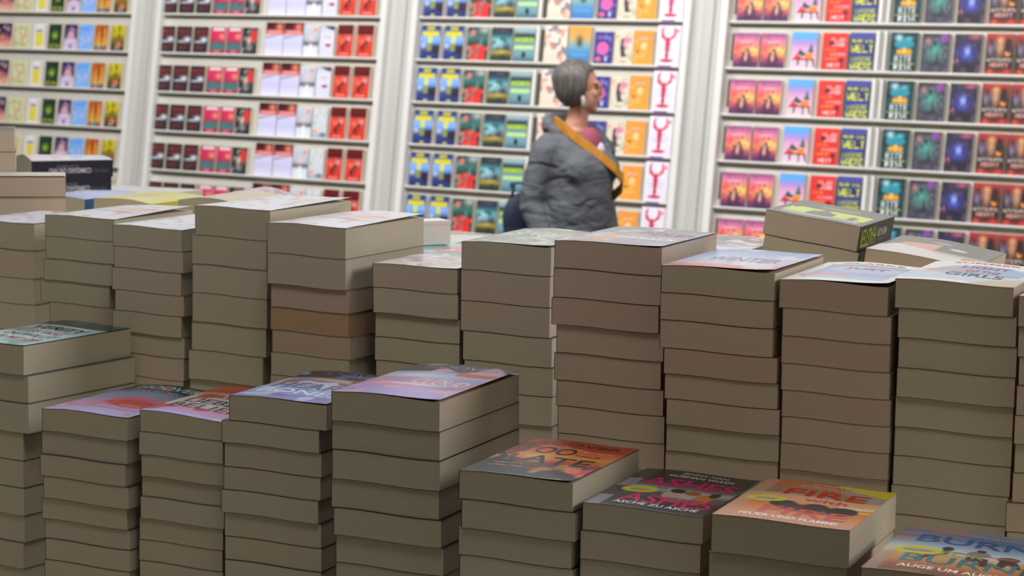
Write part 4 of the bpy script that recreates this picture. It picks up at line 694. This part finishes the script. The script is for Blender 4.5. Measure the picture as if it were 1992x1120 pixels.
for s in (-1, 1):
    ball(top, (.085 * s, -.12, 1.055), (.085, .075, .075))
    limb(top, [(.135 * s, .0, 1.165, .066), (.19 * s, .01, 1.13, .070), (.215 * s, .03, 1.02, .064), (.232 * s, .045, .92, .060), (.238 * s, .04, .88, .058), (.228 * s, -.01, .78, .05), (.218 * s, -.045, .70, .04), (.216 * s, -.05, .685, .036)], 18)
    limb(top, [(.215 * s, -.02, .74, .05), (.214 * s, -.03, .715, .052)], 16)
ho = fuse(top.obj('hooded_jacket', hood_m, person), .009, 4)
dm = bpy.data.textures.new('fabric_folds', 'CLOUDS'); dm.noise_scale = .11
di = ho.modifiers.new('folds', 'DISPLACE'); di.texture = dm; di.strength = .02; di.mid_level = .5
hd2 = MB()   # hood lying round the neck, left open at the front
pts = []
for i in range(17):
    a_ = R(-60 + 300 * i / 16); pts.append((.108 * math.cos(a_) * 1.05, .04 + .085 * math.sin(a_), 1.225 + .03 * math.sin(a_) - (.03 if i in (0, 16) else 0), .030 + .018 * max(0, math.sin(a_))))
limb(hd2, pts, 12)
limb(hd2, [(.07, -.03, 1.235, .03), (.10, -.07, 1.20, .028), (.12, -.11, 1.13, .022), (.09, -.16, 1.05, .016)], 12); limb(hd2, [(-.06, -.05, 1.20, .026), (-.055, -.115, 1.15, .02), (-.03, -.165, 1.06, .015)], 12)
fuse(hd2.obj('hood', hood_m, person), .008, 3)
sh = MB(); ball(sh, (.02, -.085, 1.165), (.068, .05, .078)); sh.obj('pink_shirt', mat('dusty_pink_cloth', '93485c', .9, noise=((80, 80, 80), 2, .1)), person, True)
sp = MB(); ball(sp, (.05, -.118, 1.135), (.034, .028, .042)); sp.obj('shirt_print', mat('white_print', 'c8c0cc', .8), person, True)
def ribbon(pts, w, t_):
    mb = MB()
    for k, (x, y, z) in enumerate(pts):
        p = Vector((x, y, z)); d = (Vector(pts[min(k + 1, len(pts) - 1)]) - Vector(pts[max(k - 1, 0)])).normalized()
        out = Vector((x, y + .0, 0)).normalized(); side = d.cross(out).normalized()
        for q, r_ in ((-w, 0), (-w, t_), (w, t_), (w, 0)): mb.v.append(tuple(p + side * q + out * r_))
    for k in range(len(pts) - 1):
        for q in range(4):
            a_, b_ = k * 4 + q, k * 4 + (q + 1) % 4
            mb.f.append((a_, b_, b_ + 4, a_ + 4))
    mb.f += [(3, 2, 1, 0), tuple((len(pts) - 1) * 4 + q for q in range(4))]
    return mb
ribbon([(-.05, .075, 1.262), (-.095, .035, 1.268), (-.105, -.02, 1.25), (-.085, -.085, 1.205), (-.045, -.135, 1.16), (.01, -.178, 1.11), (.07, -.203, 1.06), (.13, -.195, 1.01), (.185, -.13, .96), (.212, -.05, .92), (.215, .02, .9)], .021, .012).obj('bag_strap', mat('mustard_cloth', 'b07420', .85, noise=((80, 80, 80), 2, .1)), person)
tr = MB(); rings(tr, [(0, 0, .68, .15, .12), (0, 0, .74, .172, .145), (0, 0, .84, .178, .15)], 24)
for s in (-1, 1): limb(tr, [(.085 * s, 0, .78, .1), (.09 * s, 0, .6, .088), (.097 * s, 0, .42, .07), (.1 * s, .01, .25, .066), (.1 * s, .012, .08, .06)], 16)
fuse(tr.obj('jeans', jean, person), .012, 2)
for s in (-1, 1):
    shm = MB(); ball(shm, (.1 * s, -.04, .036), (.045, .125, .036), None, 18, 10); shm.obj('shoe', mat('shoe_black', '1c1c1e', .5), person, True)
bag = empty('shoulder_bag', Matrix.Translation((.03, 10.52, .70)) @ rotz(R(20)), 'dark navy bag behind the elbow of the woman', 'bag')
nb = mat('navy_nylon', '1f2740', .7, noise=((120, 120, 120), 2, .1))
bm_ = MB(); ball(bm_, (0, 0, .10), (.085, .05, .125)); ball(bm_, (0, 0, .04), (.08, .052, .06)); fuse(bm_.obj('bag_body', nb, bag), .008, 2)
hb = MB(); limb(hb, [(-.04, 0, .2, .008), (-.03, -.01, .27, .007), (.03, -.01, .27, .007), (.05, 0, .2, .008)], 8); hb.obj('handle', nb, bag, True)
